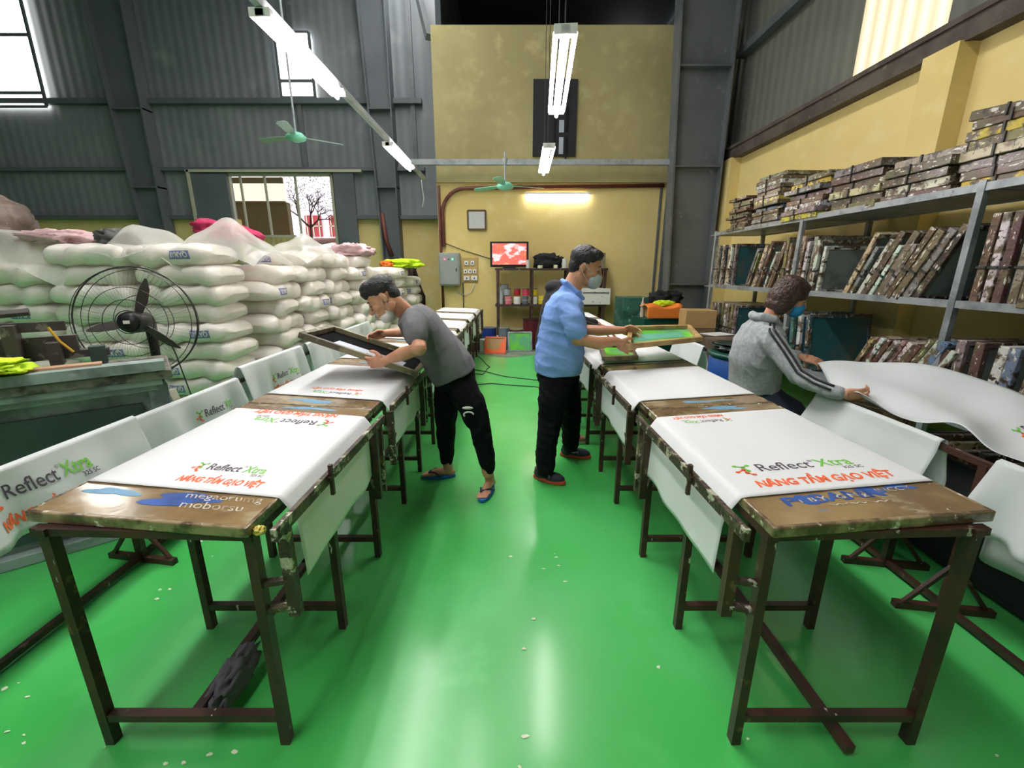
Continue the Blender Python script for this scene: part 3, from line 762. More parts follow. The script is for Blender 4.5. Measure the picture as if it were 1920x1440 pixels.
# ------------------------------------------------------------------ lamps
def lamp(name, a, bb, label, tubes, group='tube lamps over the tables', wires=None):
    a, bb = Vector(a), Vector(bb); c = (a + bb) / 2; d = (bb - a).normalized(); L = (bb - a).length
    root = empty(name, c, label, 'lamp', group)
    x = d.cross(Vector((0, 0, 1))).normalized()
    m = MB(); m.bar(-d * L / 2, d * L / 2, .05, .035); m.bar(-d * (L / 2), -d * (L / 2 - .05), .13 if tubes > 1 else .06, .05); m.bar(d * (L / 2), d * (L / 2 - .05), .13 if tubes > 1 else .06, .05)
    m.build('lamp_body', M['lampbody'], root)
    offs = {1: [(0, -.04)], 2: [(-.05, -.02), (.05, -.02)], 3: [(-.055, -.01), (0, -.045), (.055, -.01)]}[tubes]
    for ox, oz in offs:
        o_ = x * ox + Vector((0, 0, oz))
        m = MB(); m.tube([-d * (L / 2 - .03) + o_, d * (L / 2 - .03) + o_], .0145, 10); m.build('tube', M['tube'], root, smooth=False)
    if wires:
        m = MB()
        for w0, w1 in wires: m.tube([Vector(w0) - c, Vector(w1) - c], .004, 5)
        m.build('hanging_wire', M['wire'], root)
    return root
# rail-mounted lamps on the left, hung lamps over the aisle, wall lamp
RX, RZ = -1.56, 3.0
b = MB(); b.bar((RX, -1.5, RZ + .06), (RX, 8.5, RZ + .06), .05, .06); tag(b.build('lamp_rail', M['steel_light']), 'long pale steel rail carrying the left tube lamps', 'rail')
lamp('tube_lamp', (RX, 3.15, RZ), (RX, 4.42, RZ), 'bright triple tube lamp under the left rail, nearest the camera', 3)
lamp('tube_lamp', (RX, 6.0, RZ), (RX, 7.3, RZ), 'bright tube lamp under the left rail, farther one above the green fan', 3)
lamp('tube_lamp', (.308, 2.80, 2.75), (.388, 4.08, 2.75), 'bright triple tube lamp hung on wires above the aisle', 3, wires=[((.31, 2.85, 2.77), (.31, 2.85, 7.6)), ((.385, 4.0, 2.77), (.385, 4.0, 7.6))])
lamp('tube_lamp', (.418, 5.1, 2.75), (.45, 6.35, 2.75), 'smaller looking tube lamp hung before the dark doorway', 3, wires=[((.41, 5.2, 2.77), (.41, 5.2, 7.6)), ((.45, 6.3, 2.77), (.45, 6.3, 7.6))])
lamp('wall_lamp', (.285, YB - .06, 2.86), (1.515, YB - .06, 2.86), 'single lit tube lamp fixed to the yellow wall above the television', 1)
# extra unseen tube lamps, added only to light the hall
for (a, c) in (((RX, -.9, RZ), (RX, .35, RZ)), ((.35, -.9, 2.75), (.35, .35, 2.75)), ((.30, 1.0, 3.0), (.30, 2.0, 3.0))):
    pass
for k, (x, y, z) in enumerate(((RX, .1, RZ), (-4.6, 3.2, 5.4), (-8.2, 4.0, 5.6), (-.6, 5.0, 6.0), (-.6, 3.0, 6.0), (-1.56, -1.9, 3.0), (-4.4, .3, 4.3))):
    lamp('tube_lamp', (x, y - .62, z), (x, y + .62, z), f'added tube lamp outside the view, {ORD[k]} of those lighting the hall', 3, group='added tube lamps outside the view')
b = MB(); P = [atY(790, 337, 8.3), atY(792, 355, 8.3), atY(795, 372, 8.3), atY(792, 388, 8.3)]; b.tube(P, .008, 5); tag(b.build('hanging_cable', M['cable_white'], smooth=True), 'short white cable dangling from the left lamp rail', 'cable')

# ------------------------------------------------------------------ ceiling fans
def ceiling_fan(c, ang, label, droop, blade_m, rodtop):
    root = empty('ceiling_fan', c, label, 'fan', 'green ceiling fans')
    m = MB(); m.lathe([(.02, .05), (.09, .045), (.14, .0), (.13, -.04), (.05, -.07), (.01, -.075)][::-1], n=24); m.build('motor', M['mint'], root, smooth=True)
    m = MB(); m.tube([(0, 0, .04), (0, 0, rodtop)], .015, 8); m.lathe([(.05, rodtop - .1), (.02, rodtop - .2)][::-1], n=12); m.build('rod', M['steel_light'], root)
    for k in range(3):
        a = ang + k * 2 * math.pi / 3; rot = Matrix.Rotation(a, 3, 'Z') @ Matrix.Rotation(R(10), 3, 'X')
        pts = [(.12, -.03), (.3, -.065), (.62, -.075), (.68, -.04), (.68, .04), (.62, .07), (.3, .06), (.12, .03)]
        m = MB(); m.prism(pts, .008, (0, 0, 0), rot); m.build('blade', blade_m, root)
ceiling_fan(atY(947, 348, 7.6), R(20), 'mint green ceiling fan in front of the yellow television wall', 0, M['mint'], .5)
ceiling_fan(atY(555, 256, 7.0), R(160), 'dull green ceiling fan high above the white sacks', 0, M['mint_grey'], 1.9)

# ------------------------------------------------------------------ back wall fittings
def box_obj(name, c, d, m, label, cat, rz=0, group=None, bevel=.004):
    b = MB(); b.box((0, 0, d[2] / 2), d); o = b.build(name, m, bevel=bevel); o.location = c; o.rotation_euler.z = rz
    return tag(o, label, cat, group)
ck = empty('wall_clock', (-.65, YB - .03, 2.39), 'square wall clock with brown frame and silvery face', 'clock')
b = MB(); rect_frame(b, -.17, .17, -.17, .17, 0, .03, .03); b.build('clock_frame', M['clock_frame'], ck)
b = MB(); b.box((0, .005, 0), (.33, .015, .33)); b.build('clock_face', M['clock_face'], ck)
b = MB(); b.bar((-.04, -.01, .04), (.05, -.01, -.09), .012, .006); b.bar((0, -.012, 0), (-.03, -.012, .05), .016, .006)
for k in range(12):
    a = k * math.pi / 6; b.box((.13 * math.cos(a), -.008, .13 * math.sin(a)), (.016, .005, .016))
b.build('clock_hands', M['ink_white'], ck)
cb = empty('electrical_cabinet', (-1.19, YB - .1, 1.16), 'grey wall-mounted electrical cabinet with red and green pilot lights', 'cabinet')
b = MB(); b.box((0, 0, .31), (.40, .2, .62)); b.build('body', M['cabinet_grey'], cb, bevel=.01)
b = MB(); b.box((0, -.11, .31), (.36, .02, .57)); dd = b.build('door', M['cabinet_grey'], cb, bevel=.005)
b = MB(); b.box((.14, -.125, .3), (.02, .012, .06)); b.build('handle', M['black'], dd)
for x, mm, nm in ((-.08, 'red_led', 'red_pilot_light'), (.0, 'black', 'key_switch'), (.07, 'green_led', 'green_pilot_light')):
    b = MB(); b.ell((x, -.125, .5), (.014, .01, .014), n=10); b.build(nm, M[mm], cb, smooth=True)
sbd = empty('switch_board', (-.80, YB - .02, 1.23), 'plywood board carrying white switches and sockets', 'switchboard')
b = MB(); b.box((0, 0, .23), (.30, .03, .46)); b.build('backboard', M['plywood'], sbd)
for x, z, w in ((-.07, .36, .08), (.05, .36, .07), (-.09, .2, .07), (.0, .2, .07), (.09, .2, .07), (-.07, .07, .12), (.08, .07, .12)):
    b = MB(); b.box((x, -.03, z), (w, .03, .08)); sw = b.build('switch', M['white_plastic'], sbd, bevel=.004)
    b = MB(); b.box((x, -.047, z), (.02, .006, .03)); b.build('rocker', M['dark'], sw)
# conduits
def pipe_obj(name, pts, r, m, label, cat='pipe', n=8):
    b = MB(); b.tube(pts, r, n); return tag(b.build(name, m, smooth=True), label, cat)
arc = [Vector((-1.3, YB - .06, 1.9)), Vector((-1.3, YB - .06, 2.45))]
for k in range(8):
    a = math.pi - k / 7 * math.pi / 2; arc.append(Vector((-.85 + .45 * math.cos(a), YB - .06, 2.5 + .45 * math.sin(a))))
arc += [Vector((2.9, YB - .06, 3.0))]
pipe_obj('conduit', arc, .035, M['brown_pipe'], 'red-brown pipe curving up and along the yellow wall above the wall lamp')
pipe_obj('conduit', [Vector((-1.36, YB - .04, z)) for z in (0.7, 1.5, 2.2, 3.0)], .025, M['brown_pipe'], 'straight brown pipe down the left corner of the yellow wall')
pipe_obj('wall_cable', [atY(832, 455, YB - .03), atY(870, 470, YB - .03), atY(925, 487, YB - .03)], .007, M['cable'], 'thin cable running from the cabinet to the television', 'cable')
pipe_obj('wall_cable', [atY(868, 530, YB - .03), atY(869, 570, YB - .03), atY(868, 620, YB - .03)], .008, M['cable'], 'thin vertical cable below the switch board', 'cable')
pipe_obj('wall_cable', [atY(x, y, YB - .03) for x, y in ((852, 537), (862, 550), (873, 553), (884, 547), (889, 532))], .008, M['cable_white'], 'grey cable loop hanging under the switch board', 'cable')
pipe_obj('wall_cable', [atY(x, y, YL - .3) for x, y in ((716, 400), (724, 450), (735, 480))], .05, M['brown_pipe'], 'dark brown pipe against the left wall beside the steel column', 'pipe')
# back shelf with television, cans and clutter
SX0, SX1, SY = -.27, 1.82, 8.45
sh = empty('timber_shelf', (SX0, SY, 0), 'dark paint-stained timber shelf standing against the yellow wall', 'shelf')
for x in (.03, .68, 1.35, 2.06):
    for y in (-.13, .2):
        b = MB(); b.bar((x, y, 0), (x, y, 1.49), .05, .05); b.build('post', M['wood_dark'], sh)
for z in (.12, .80, 1.47): b = MB(); b.box((1.04, .03, z), (2.12, .4, .04)); b.build('shelf_board', M['wood_dark'], sh)
tv = empty('television', (-.02, SY - .08, 1.49), 'small flat television showing a red and pink picture', 'television', rz=R(2))
b = MB(); b.box((0, 0, .25), (.72, .05, .46)); b.build('casing', M['black'], tv, bevel=.01)
b = MB(); b.box((0, -.028, .255), (.64, .008, .38)); b.build('screen', M['tv'], tv)
b = MB(); b.box((0, 0, .012), (.24, .14, .024)); b.build('stand', M['black'], tv)
def can(c, r, h, col, label, lid=None, kind='paint_can', cat='can', n=16, group='paint cans on the timber shelf'):
    root = empty(kind, c, label, cat, group)
    b = MB(); b.lathe([(r * .96, 0), (r, .004), (r, h - .004), (r * .97, h)], n=n); b.build('body', painted('can_' + '_'.join(map(str, col)), col), root, smooth=False)
    if kind == 'bottle':
        b = MB(); b.lathe([(r * .96, h), (r * .35, h * 1.2), (r * .3, h * 1.45)], n=n); b.build('neck', painted('can_' + '_'.join(map(str, col)), col), root, smooth=True)
    elif lid:
        b = MB(); b.lathe([(r * 1.03, h - .003), (r * 1.03, h + .012), (r * .9, h + .012)], n=n); b.build('lid', painted('can_' + '_'.join(map(str, lid)), lid), root)
    else:
        b = MB(); b.lathe([(r * 1.03, h * .5), (r * 1.03, h * .56)], n=n); b.build('label_band', M['ink_white'], root)
    return root
zz = .82
row = [('bottle', (200, 205, 210), 'pale bottle at the left end of the shelf of cans', .055, .22), ('c', (214, 120, 130), 'pink can beside the pale bottle', .07, .15), ('c', (232, 230, 226), 'white can third from the left on the shelf', .07, .14), ('c', (96, 104, 116), 'blue-grey can in the middle of the shelf row', .06, .15), ('c', (236, 236, 232), 'white can under the yellow can', .07, .14), ('c', (222, 200, 50), 'yellow bottle-like can right of the white one', .06, .16), ('c', (130, 132, 136), 'grey can beside the shelf post', .06, .14), ('c', (40, 44, 130), 'dark blue can at the right, half hidden by the blue shirt', .07, .17)]
xs = [-.20, -.04, .13, .29, .45, .60, .76, 1.05]
for (k, colr, lab, r, h), x in zip(row, xs): can((x, SY - .05, zz), r, h, colr, lab, kind='bottle' if k == 'bottle' else 'paint_can', cat='bottle' if k == 'bottle' else 'can')
row2 = [((150, 160, 160), 'grey-green can stacked behind the red cans'), ((160, 30, 40), 'dark red can stacked on the white can'), ((200, 60, 90), 'pink-red can stacked in the second layer'), ((236, 200, 20), 'bright yellow can stacked on a white can'), ((150, 60, 50), 'rust coloured can stacked by the shelf post'), ((178, 60, 60), 'red tin at the right of the stacked cans')]
for (colr, lab), x in zip(row2, (-.06, .13, .30, .45, .76, .88)): can((x, SY - .05, zz + .165), .065, .12, colr, lab, lid=(90, 90, 94))
can((-.12, SY + .13, zz), .08, .36, (148, 158, 158), 'tall grey tin behind the shelf row', lid=(120, 120, 120))
bx = empty('white_box', (1.62, SY - .05, .82), 'white printed cardboard box at the right end of the can shelf', 'box')
b = MB(); b.box((0, 0, .15), (.55, .3, .30)); b.build('carton', mat('printed_white_card', (222, 222, 214), .6, spots=[(14, (140, 140, 136), .58, .64)]), bx)
b = MB(); b.box((0, -.155, .22), (.5, .006, .02)); b.build('tape_strip', M['ink_dark'], bx)
crumple('black_bag', (.72, SY, 1.60), (.27, .15, .16), M['blackcloth'], 'black bag heaped on top of the timber shelf', 'bag', 9, .35)
b = MB(); b.box((0, 0, .14), (.34, .3, .28), taper=.93); o = b.build('carton', mat('dusty_grey_brown_box', (132, 122, 92), .8, spots=[(4, (104, 94, 70), .45, .65)]), loc=(1.62, SY + .02, 1.49)); tag(o, 'dusty grey-brown box on the right end of the timber shelf top', 'box')
for x, r, h, colr, lab in ((.33, .035, .15, (224, 220, 214), 'white tin in front of the television corner'), (1.02, .05, .17, (206, 210, 204), 'pale jar on the shelf top right of the black bag'), (.85, .04, .06, (220, 216, 190), 'cream tub on the shelf top before the black bag'), (.56, .05, .05, (226, 220, 196), 'cream lid lying on the shelf top left of the bag'), (1.15, .045, .14, (50, 54, 56), 'dark jar on the shelf top behind the man\'s head')):
    can((x, SY - .13, 1.49), r, h, colr, lab, kind='jar', cat='jar', group='jars on top of the timber shelf')
# floor clutter under and before the shelf
def floor_can(x, y, r, h, colr, lab, kind='bucket', cat='bucket', lid=None, group='cans and buckets on the floor by the shelf', Y=None):
    return can((x, y, 0), r, h, colr, lab, kind=kind, cat=cat, lid=lid, group=group)
floor_can(-.42, 8.35, .15, .36, (32, 60, 140), 'blue bucket on the floor left of the timber shelf', lid=(60, 70, 110))
floor_can(-.12, 8.0, .10, .40, (110, 124, 134), 'grey-blue metal can before the shelf post', lid=(120, 130, 136), kind='paint_can', cat='can')
floor_can(-.68, 8.0, .15, .30, (48, 54, 62), 'dark bucket at the end of the left table row')
floor_can(-.46, 7.85, .11, .22, (200, 214, 196), 'pale green tub behind the orange screen')
floor_can(-.24, 7.85, .05, .2, (224, 214, 206), 'white squeeze bottle behind the orange screen', kind='bottle', cat='bottle')
floor_can(.42, 8.15, .18, .55, (90, 24, 36), 'tall dark red drum under the shelf', lid=(40, 24, 26), kind='paint_drum', cat='drum')
floor_can(.12, 8.2, .16, .36, (92, 56, 46), 'rusty brown can under the shelf behind the green screen', kind='paint_can', cat='can', lid=(150, 140, 110))
floor_can(.72, 8.0, .11, .36, (110, 88, 72), 'brown can right of the green screen', kind='paint_can', cat='can', lid=(190, 186, 160))
floor_can(.95, 8.0, .11, .38, (96, 90, 72), 'olive-brown can next to the brown one', kind='paint_can', cat='can', lid=(90, 100, 96))
floor_can(1.16, 7.95, .12, .34, (176, 120, 84), 'orange-brown can beside the man in blue', kind='paint_can', cat='can', lid=(160, 130, 100))
b = MB(); b.grid(lambda u, v: (-.9 + 2.6 * u, 7.35 + 1.3 * v + .12 * math.sin(u * 14), .003 + .001 * math.sin(u * 9 + v * 7)), 24, 6); tag(b.build('floor_stain', mat('bare_concrete', (120, 130, 112), .8, spots=[(4, (90, 120, 96), .45, .6), (10, (170, 170, 150), .62, .7)])), 'worn concrete strip of floor before the timber shelf', 'stain', kind='stuff')

def leaning_screen(c, w, h, lean, rz, mesh_m, frame_m, label, t=.03):
    root = empty('printing_screen', c, label, 'screen frame', 'small printing screens leaning by the shelf', rot=(-lean, 0, rz))
    m = MB(); rect_frame(m, -w / 2, w / 2, .015, h, 0, t, .025); m.build('frame', frame_m, root)
    m = MB(); m.box((0, 0, h / 2), (w - .02, .004, h - .03)); m.build('mesh_panel', mesh_m, root)
    return root
leaning_screen((-.28, 7.55, 0), .36, .30, R(20), R(-8), M['mesh_orange'], painted('orange_frame', (226, 96, 46)), 'small screen inked orange leaning on the floor, left one')
leaning_screen((.18, 7.75, 0), .42, .36, R(14), R(4), M['mesh_green'], M['galv'], 'small screen inked bright green leaning under the shelf')
leaning_screen((.86, 7.7, 0), .50, .28, R(16), R(3), M['mesh_orange'], M['wood_frame_worn'], 'small worn screen with orange patch beside the man in blue')

# clutter at the right of the shelf
box_obj('green_tank', (2.25, 8.0, 0), (.5, .5, .98), M['green_tank'], 'upright teal painted tank beside the timber shelf', 'tank', R(4))
gc = box_obj('green_crate', (2.52, 7.15, 0), (.80, .55, .70), M['green_dark'], 'dark green plastic crate under the orange cloth', 'crate', R(4))
b = MB()
def oc(u, v):
    x = -.33 + .55 * u; 
    if v < .5: return (x * (1 + .0), -.37 - .004, .66 - .0 + .18 * v * 2 + .0)
    return (x + .0, -.37 + (v - .5) * .9, .84 + .03 * math.sin(u * 8) + .02 * math.sin(v * 12))
b.grid(oc, 20, 20); o = b.build('orange_cloth', M['orange'], smooth=True, solid=.004, loc=(2.50, 7.2, .05)); tag(o, 'orange cloth draped over the dark green crate', 'cloth')
box_obj('carton', (2.50, 7.16, .705), (.5, .4, .14), M['card'], 'flat carton hidden beneath the orange cloth', 'box', R(4))
crumple('yellow_cloth', (2.50, 7.05, .93), (.17, .08, .05), M['hivis'], 'fluorescent yellow cloth on top of the orange cloth', 'cloth', 21)
crumple('black_clothing', (2.62, 7.3, .98), (.26, .15, .14), M['blackcloth'], 'black clothing heaped behind the orange cloth', 'clothing', 23, .4)
can((2.20, 7.2, .70), .03, .22, (206, 186, 170), 'small pinkish bottle standing at the crate\'s left end', kind='bottle', cat='bottle', group='bottles near the crate')
box_obj('carton', (2.72, 6.25, .652), (.42, .35, .25), M['card'], 'open brown cardboard box before the grey column', 'box', R(-6))
wt = empty('side_table', (2.55, 5.9, 0), 'low dark worktable covered with black sheet near the shelf end', 'table')
b = MB(); b.box((0, .1, .63), (.72, 1.3, .04)); b.build('tabletop', mat('black_sheet', (40, 44, 40), .2, spots=[(3, (90, 100, 88), .6, .7)], bump=(6, .5)), wt)
for x in (-.3, .3):
    for y in (-.45, .65): b = MB(); b.bar((x, y, 0), (x, y, .62), .05); b.build('leg', M['wood_dark'], wt)
box_obj('dark_carton', (2.52, 4.62, 0), (.62, .5, .72), mat('stained_brown_carton', (104, 84, 62), .8, spots=[(5, (74, 58, 44), .45, .6), (11, (160, 140, 110), .64, .7)]), 'stained brown carton behind the green screen held by the man', 'box', R(8))
box_obj('paper_sheet', (2.68, 5.5, .653), (.34, .26, .004), M['white_plastic'], 'white paper sheet lying on the dark worktable', 'paper', R(20), bevel=0)
dm = empty('blue_drum', (2.08, 3.72, 0), 'blue plastic drum cut open with a dark rim beside the rack', 'drum')
b = MB(); b.lathe([(.26, 0), (.29, .03), (.29, .70), (.27, .72), (.26, .70), (.26, .6)], n=28); b.build('body', M['drum'], dm, smooth=True)
b = MB(); b.lathe([(.27, .70), (.30, .72), (.30, .75), (.27, .75)], n=28); b.build('rim', M['green_dark'], dm, smooth=True)
crumple('dark_sheet', (2.14, 3.80, .79), (.30, .22, .04), mat('dark_green_sheet', (30, 44, 38), .4, bump=(10, .4)), 'dark green sheet covering the top of the blue drum', 'sheet', 31)
cr = empty('wooden_crate', (1.66, 3.32, 0), 'small wooden crate wrapped in film between blue drum and woman', 'crate')
b = MB(); b.box((0, 0, .26), (.30, .24, .52)); b.build('body', M['dark'], cr)
b = MB(); rect_frame(b, -.15, .15, .1, .54, -.13, .03, .02); b.build('frame', M['wood_frame'], cr)
# dark thing left of the television wall
crumple('dark_machine', (-2.35, 9.6, .68), (.42, .3, .95), mat('dark_brown_machine', (56, 40, 36), .6, spots=[(8, (90, 84, 84), .6, .68)]), 'dark brown machine in the recess left of the electrical cabinet', 'machine', 41, .2)

# ------------------------------------------------------------------ steel shelf unit and the screens on it
FX = 3.0
rk = empty('steel_shelf_unit', (FX, 0, 0), 'tall galvanised steel shelving holding printing screens along the right wall', 'shelf')
posts = [6.55, 4.65, 2.93, 1.2]
for y in posts:
    for x in (0.0, .68):
        b = MB(); b.bar((x, y, 0), (x, y, 2.0), .04, .045); b.build('post', M['galv'], rk)
for k, z in enumerate((.48, 1.25, 1.98)):
    b = MB(); b.box((.34, (posts[0] + .6 + .2) / 2, z - .03), (.70, posts[0] - .4, .012)); b.build('shelf_board', M['galv'], rk)
    b = MB(); b.bar((0, .4, z - .02), (0, posts[0] + .05, z - .02), .03, .05); b.bar((.68, .4, z - .02), (.68, posts[0] + .05, z - .02), .03, .05)
    for y in posts: b.bar((0, y, z - .02), (.68, y, z - .02), .03, .04)
    b.build('shelf_edge', M['galv'], rk)
PAL = {'brown': (96, 76, 58), 'grey': (132, 130, 122), 'white': (206, 206, 200), 'olive': (120, 112, 80), 'maroon': (96, 66, 60), 'teal': (74, 106, 106), 'pink': (162, 134, 124), 'blue': (104, 120, 156), 'dark': (52, 46, 42), 'yellow': (196, 178, 50), 'cream': (192, 176, 132), 'red': (160, 40, 44)}
PANEL = {'grey': (118, 128, 122), 'teal': (44, 92, 98), 'blue': (38, 92, 124), 'dark': (30, 36, 38), 'brown': (92, 84, 70)}
def frame_proto(w, h, t, bar=.035):
    """upright screen: wide along x (into the shelf), tall in z, thin in y, origin at its lower front corner"""
    root = bpy.data.objects.new('printing_screen', None); COL.objects.link(root); root.empty_display_size = .05
    m = MB()
    m.box((bar / 2, 0, h / 2), (bar, t, h)); m.box((w - bar / 2, 0, h / 2), (bar, t, h))
    m.box((w / 2, 0, bar / 2), (w - 2 * bar, t, bar)); m.box((w / 2, 0, h - bar / 2), (w - 2 * bar, t, bar))
    f = m.build('frame', M['screen_frame'], root, bevel=.005)
    m = MB(); m.box((w / 2, -t * .3, h / 2), (w - 2 * bar + .004, .003, h - 2 * bar + .004)); m.build('mesh_panel', M['mesh_panel'], root)
    m = MB(); m.box((-.004, 0, h * .42), (.012, t * 1.15, .014)); m.build('hook', M['wire'], root)
    return root
protos = [frame_proto(.62, .50, .042), frame_proto(.64, .56, .05), frame_proto(.58, .44, .036), frame_proto(.64, .54, .06)]
used = [False] * 4
CNT = {}
def put_frame(k, x, y, z, lean, colr, panel, label, group, flat=False, yaw=0, roll=0):
    if used[k]: r = copy_tree(protos[k])
    else: r = protos[k]; used[k] = True
    r.location = (x, y, z)
    if flat: r.rotation_euler = Euler((R(90) , 0, 0)); r.rotation_euler = (Matrix.Rotation(yaw, 3, 'Z') @ Matrix.Rotation(roll, 3, 'X') @ Matrix.Rotation(R(90), 3, 'X')).to_euler()
    else: r.rotation_euler = (Matrix.Rotation(yaw, 3, 'Z') @ Matrix.Rotation(lean, 3, 'X')).to_euler()
    tag(r, label, 'screen frame', group)
    for c in r.children:
        c.color = (*lin(colr if c.name.startswith('frame') else panel), 1) if not c.name.startswith('hook') else (1, 1, 1, 1)
    return r
names = list(PAL)
def upright_run(y0, y1, z, lean, cols, where, group, k=None, tops=None, panel='grey', hmul=1.0, seed=0):
    rs = random.Random(seed); n = len(cols)
    for i, cn in enumerate(cols):
        y = y0 + (y1 - y0) * i / max(1, n - 1)
        kk = rs.choice((0, 1, 2, 3)) if k is None else k
        if n > 1 and abs(y1 - y0) / (n - 1) < .055 and kk == 3: kk = 0
        base = PAL[cn]; colr = tuple(max(0, min(255, c + rs.randint(-10, 10))) for c in base)
        lab = f'{cn}-edged screen, {ORD[i]} from the far end of the {where}'
        lift = .022 * abs(math.sin(lean)) + .001
        put_frame(kk, FX - .01 + rs.uniform(-.015, .03), y, z + lift, lean + rs.uniform(-.02, .02), colr, PANEL[panel if (cn != 'teal') else 'teal'], lab, group, yaw=rs.uniform(-.02, .02))
Z1, Z0 = 1.232, .462
g1 = 'printing screens on the middle shelf'; g0 = 'printing screens on the lowest shelf'; g2 = 'printing screens stacked on the top shelf'
upright_run(6.46, 5.98, Z1, 0, ['grey', 'grey', 'white', 'grey', 'cream', 'white', 'grey'], 'far middle-shelf group', g1, k=1, seed=1, panel='teal')
upright_run(5.62, 4.98, Z1, R(21), ['grey', 'olive', 'cream', 'grey', 'brown', 'white', 'cream', 'maroon', 'olive'], 'slanting middle-shelf group left of the woman', g1, seed=2)
upright_run(4.86, 4.28, Z1, R(2), ['olive', 'olive', 'white', 'pink', 'white', 'grey', 'white', 'white'], 'upright middle-shelf group behind the woman', g1, seed=3)
upright_run(3.92, 3.24, Z1, R(27), ['cream', 'grey', 'white', 'brown', 'white', 'olive', 'grey', 'brown', 'olive', 'grey', 'dark'], 'leaning middle-shelf group', g1, seed=4)
upright_run(2.83, 1.7, Z1, R(0), ['brown', 'white', 'maroon', 'grey', 'olive', 'brown', 'white', 'blue', 'cream', 'white', 'grey', 'brown', 'olive', 'white', 'pink', 'grey'], 'nearest middle-shelf group', g1, k=1, seed=5)
upright_run(6.42, 5.75, Z0, 0, ['grey', 'white', 'grey', 'olive', 'white', 'grey', 'olive', 'grey'], 'far lowest-shelf group', g0, k=3, seed=6, panel='teal')
upright_run(5.5, 5.0, Z0, R(22), ['white', 'dark', 'grey', 'brown', 'dark', 'brown'], 'slanting lowest-shelf group left of the woman', g0, seed=7)
upright_run(4.6, 4.25, Z0, R(-8), ['white', 'teal', 'white', 'teal'], 'lowest-shelf group right of the woman', g0, k=1, seed=8, panel='blue')
upright_run(3.72, 2.99, Z0, R(27), ['cream', 'maroon', 'white', 'brown', 'white', 'pink', 'white', 'olive', 'brown', 'olive', 'white', 'blue', 'brown', 'white', 'brown'], 'leaning lowest-shelf group', g0, seed=9)
upright_run(2.80, 2.70, Z0, 0, ['grey', 'brown'], 'upright pair by the lowest-shelf post', g0, k=3, seed=10)
upright_run(2.58, 1.6, Z0, R(2), ['white', 'blue', 'olive', 'cream', 'red', 'white', 'maroon', 'grey', 'white', 'brown', 'blue', 'white', 'grey'], 'nearest lowest-shelf group', g0, seed=11)
def flat_stack(y, n, cols, where, seed, k=2, th=None, top_tilt=0):
    rs = random.Random(seed); z = 1.957
    T = [.042, .05, .036, .06][k]
    for i in range(n):
        cn = cols[i % len(cols)]; base = PAL[cn]; colr = tuple(max(0, min(255, c + rs.randint(-12, 12))) for c in base)
        lab = f'{cn}-edged screen lying flat, {ORD[i]} from the bottom of the {where} stack'
        put_frame(k, FX - .02 + rs.uniform(-.02, .05), y + rs.uniform(-.03, .03) + .25, z + T / 2 + .001, 0, colr, PANEL['brown'], lab, g2, flat=True, yaw=rs.uniform(-.07, .07), roll=0 if i < n - 1 else top_tilt)
        z += T + .0015
flat_stack(5.98, 11, ['brown', 'brown', 'brown', 'olive', 'brown'], 'farthest top-shelf', 1, 2)
flat_stack(5.38, 13, ['brown', 'grey', 'brown', 'brown', 'blue', 'brown', 'yellow', 'brown', 'olive', 'grey', 'white'], 'second farthest top-shelf', 2, 0)
flat_stack(4.72, 8, ['yellow', 'grey', 'white', 'brown', 'grey', 'grey'], 'third farthest top-shelf', 3, 1)
flat_stack(4.05, 6, ['olive', 'brown', 'cream', 'brown', 'maroon', 'grey'], 'fourth farthest top-shelf', 4, 3)
flat_stack(3.45, 5, ['brown', 'white', 'brown', 'brown', 'grey'], 'fifth farthest top-shelf', 5, 3)
flat_stack(2.88, 8, ['yellow', 'brown', 'brown', 'cream', 'green' if 0 else 'olive', 'yellow', 'brown', 'brown'], 'sixth farthest top-shelf', 6, 3, top_tilt=R(6))
flat_stack(2.22, 10, ['white', 'brown', 'white', 'brown', 'brown', 'brown', 'dark', 'yellow', 'yellow', 'white'], 'nearest top-shelf', 7, 3)
b = MB(); b.ell((0, 0, .06), (.07, .07, .06), n=16); tag(b.build('red_tin', painted('red_plastic', (190, 36, 36)), smooth=True, loc=(3.08, 2.42, 2.62)), 'round red plastic thing on the highest stack at the right edge', 'container')

# ------------------------------------------------------------------ sacks
def sack_mesh(Lx, Ly, Lz, seed):
    rs = random.Random(seed); ph = [rs.uniform(0, 6.28) for _ in range(8)]
    nu, nv = 26, 24; m = MB(); vs = []
    for i in range(nu + 1):
        t = i / nu * 2 - 1; e = (1 - abs(t) ** 7) ** .5 if abs(t) < 1 else 0
        e = max(e, .02)
        for j in range(nv):
            a = 2 * math.pi * j / nv
            ca, sa = math.cos(a), math.sin(a)
            y = math.copysign(abs(ca) ** .7, ca) * Ly / 2 * (.55 + .45 * e) * (1 if e > .03 else .9)
            z = math.copysign(abs(sa) ** .6, sa) * Lz / 2 * e
            k = 1 + .05 * math.sin(t * 7 + ph[0] + a) + .05 * math.sin(t * 11 + 2 * a + ph[1]) + .03 * math.sin(3 * a + ph[2] + t * 4)
            x = t * Lx / 2 * (1 + .02 * math.sin(2 * a + ph[3]))
            vs.append((x, y * k, z * (1 + (k - 1) * 1.6)))
    fs = [(i * nv + j, i * nv + (j + 1) % nv, (i + 1) * nv + (j + 1) % nv, (i + 1) * nv + j) for i in range(nu) for j in range(nv)]
    fs.append(tuple(range(nv))[::-1]); fs.append(tuple(range(nu * nv, (nu + 1) * nv)))
    m.add(vs, [f[::-1] for f in fs]); return m
SL, SW, SH = .74, .48, .172
sack_protos = []
for k in range(3):
    o = sack_mesh(SL, SW, SH * 1.12, 20 + k).build('plastic_sack', M['plastic'], smooth=True); sack_protos.append([o, False])
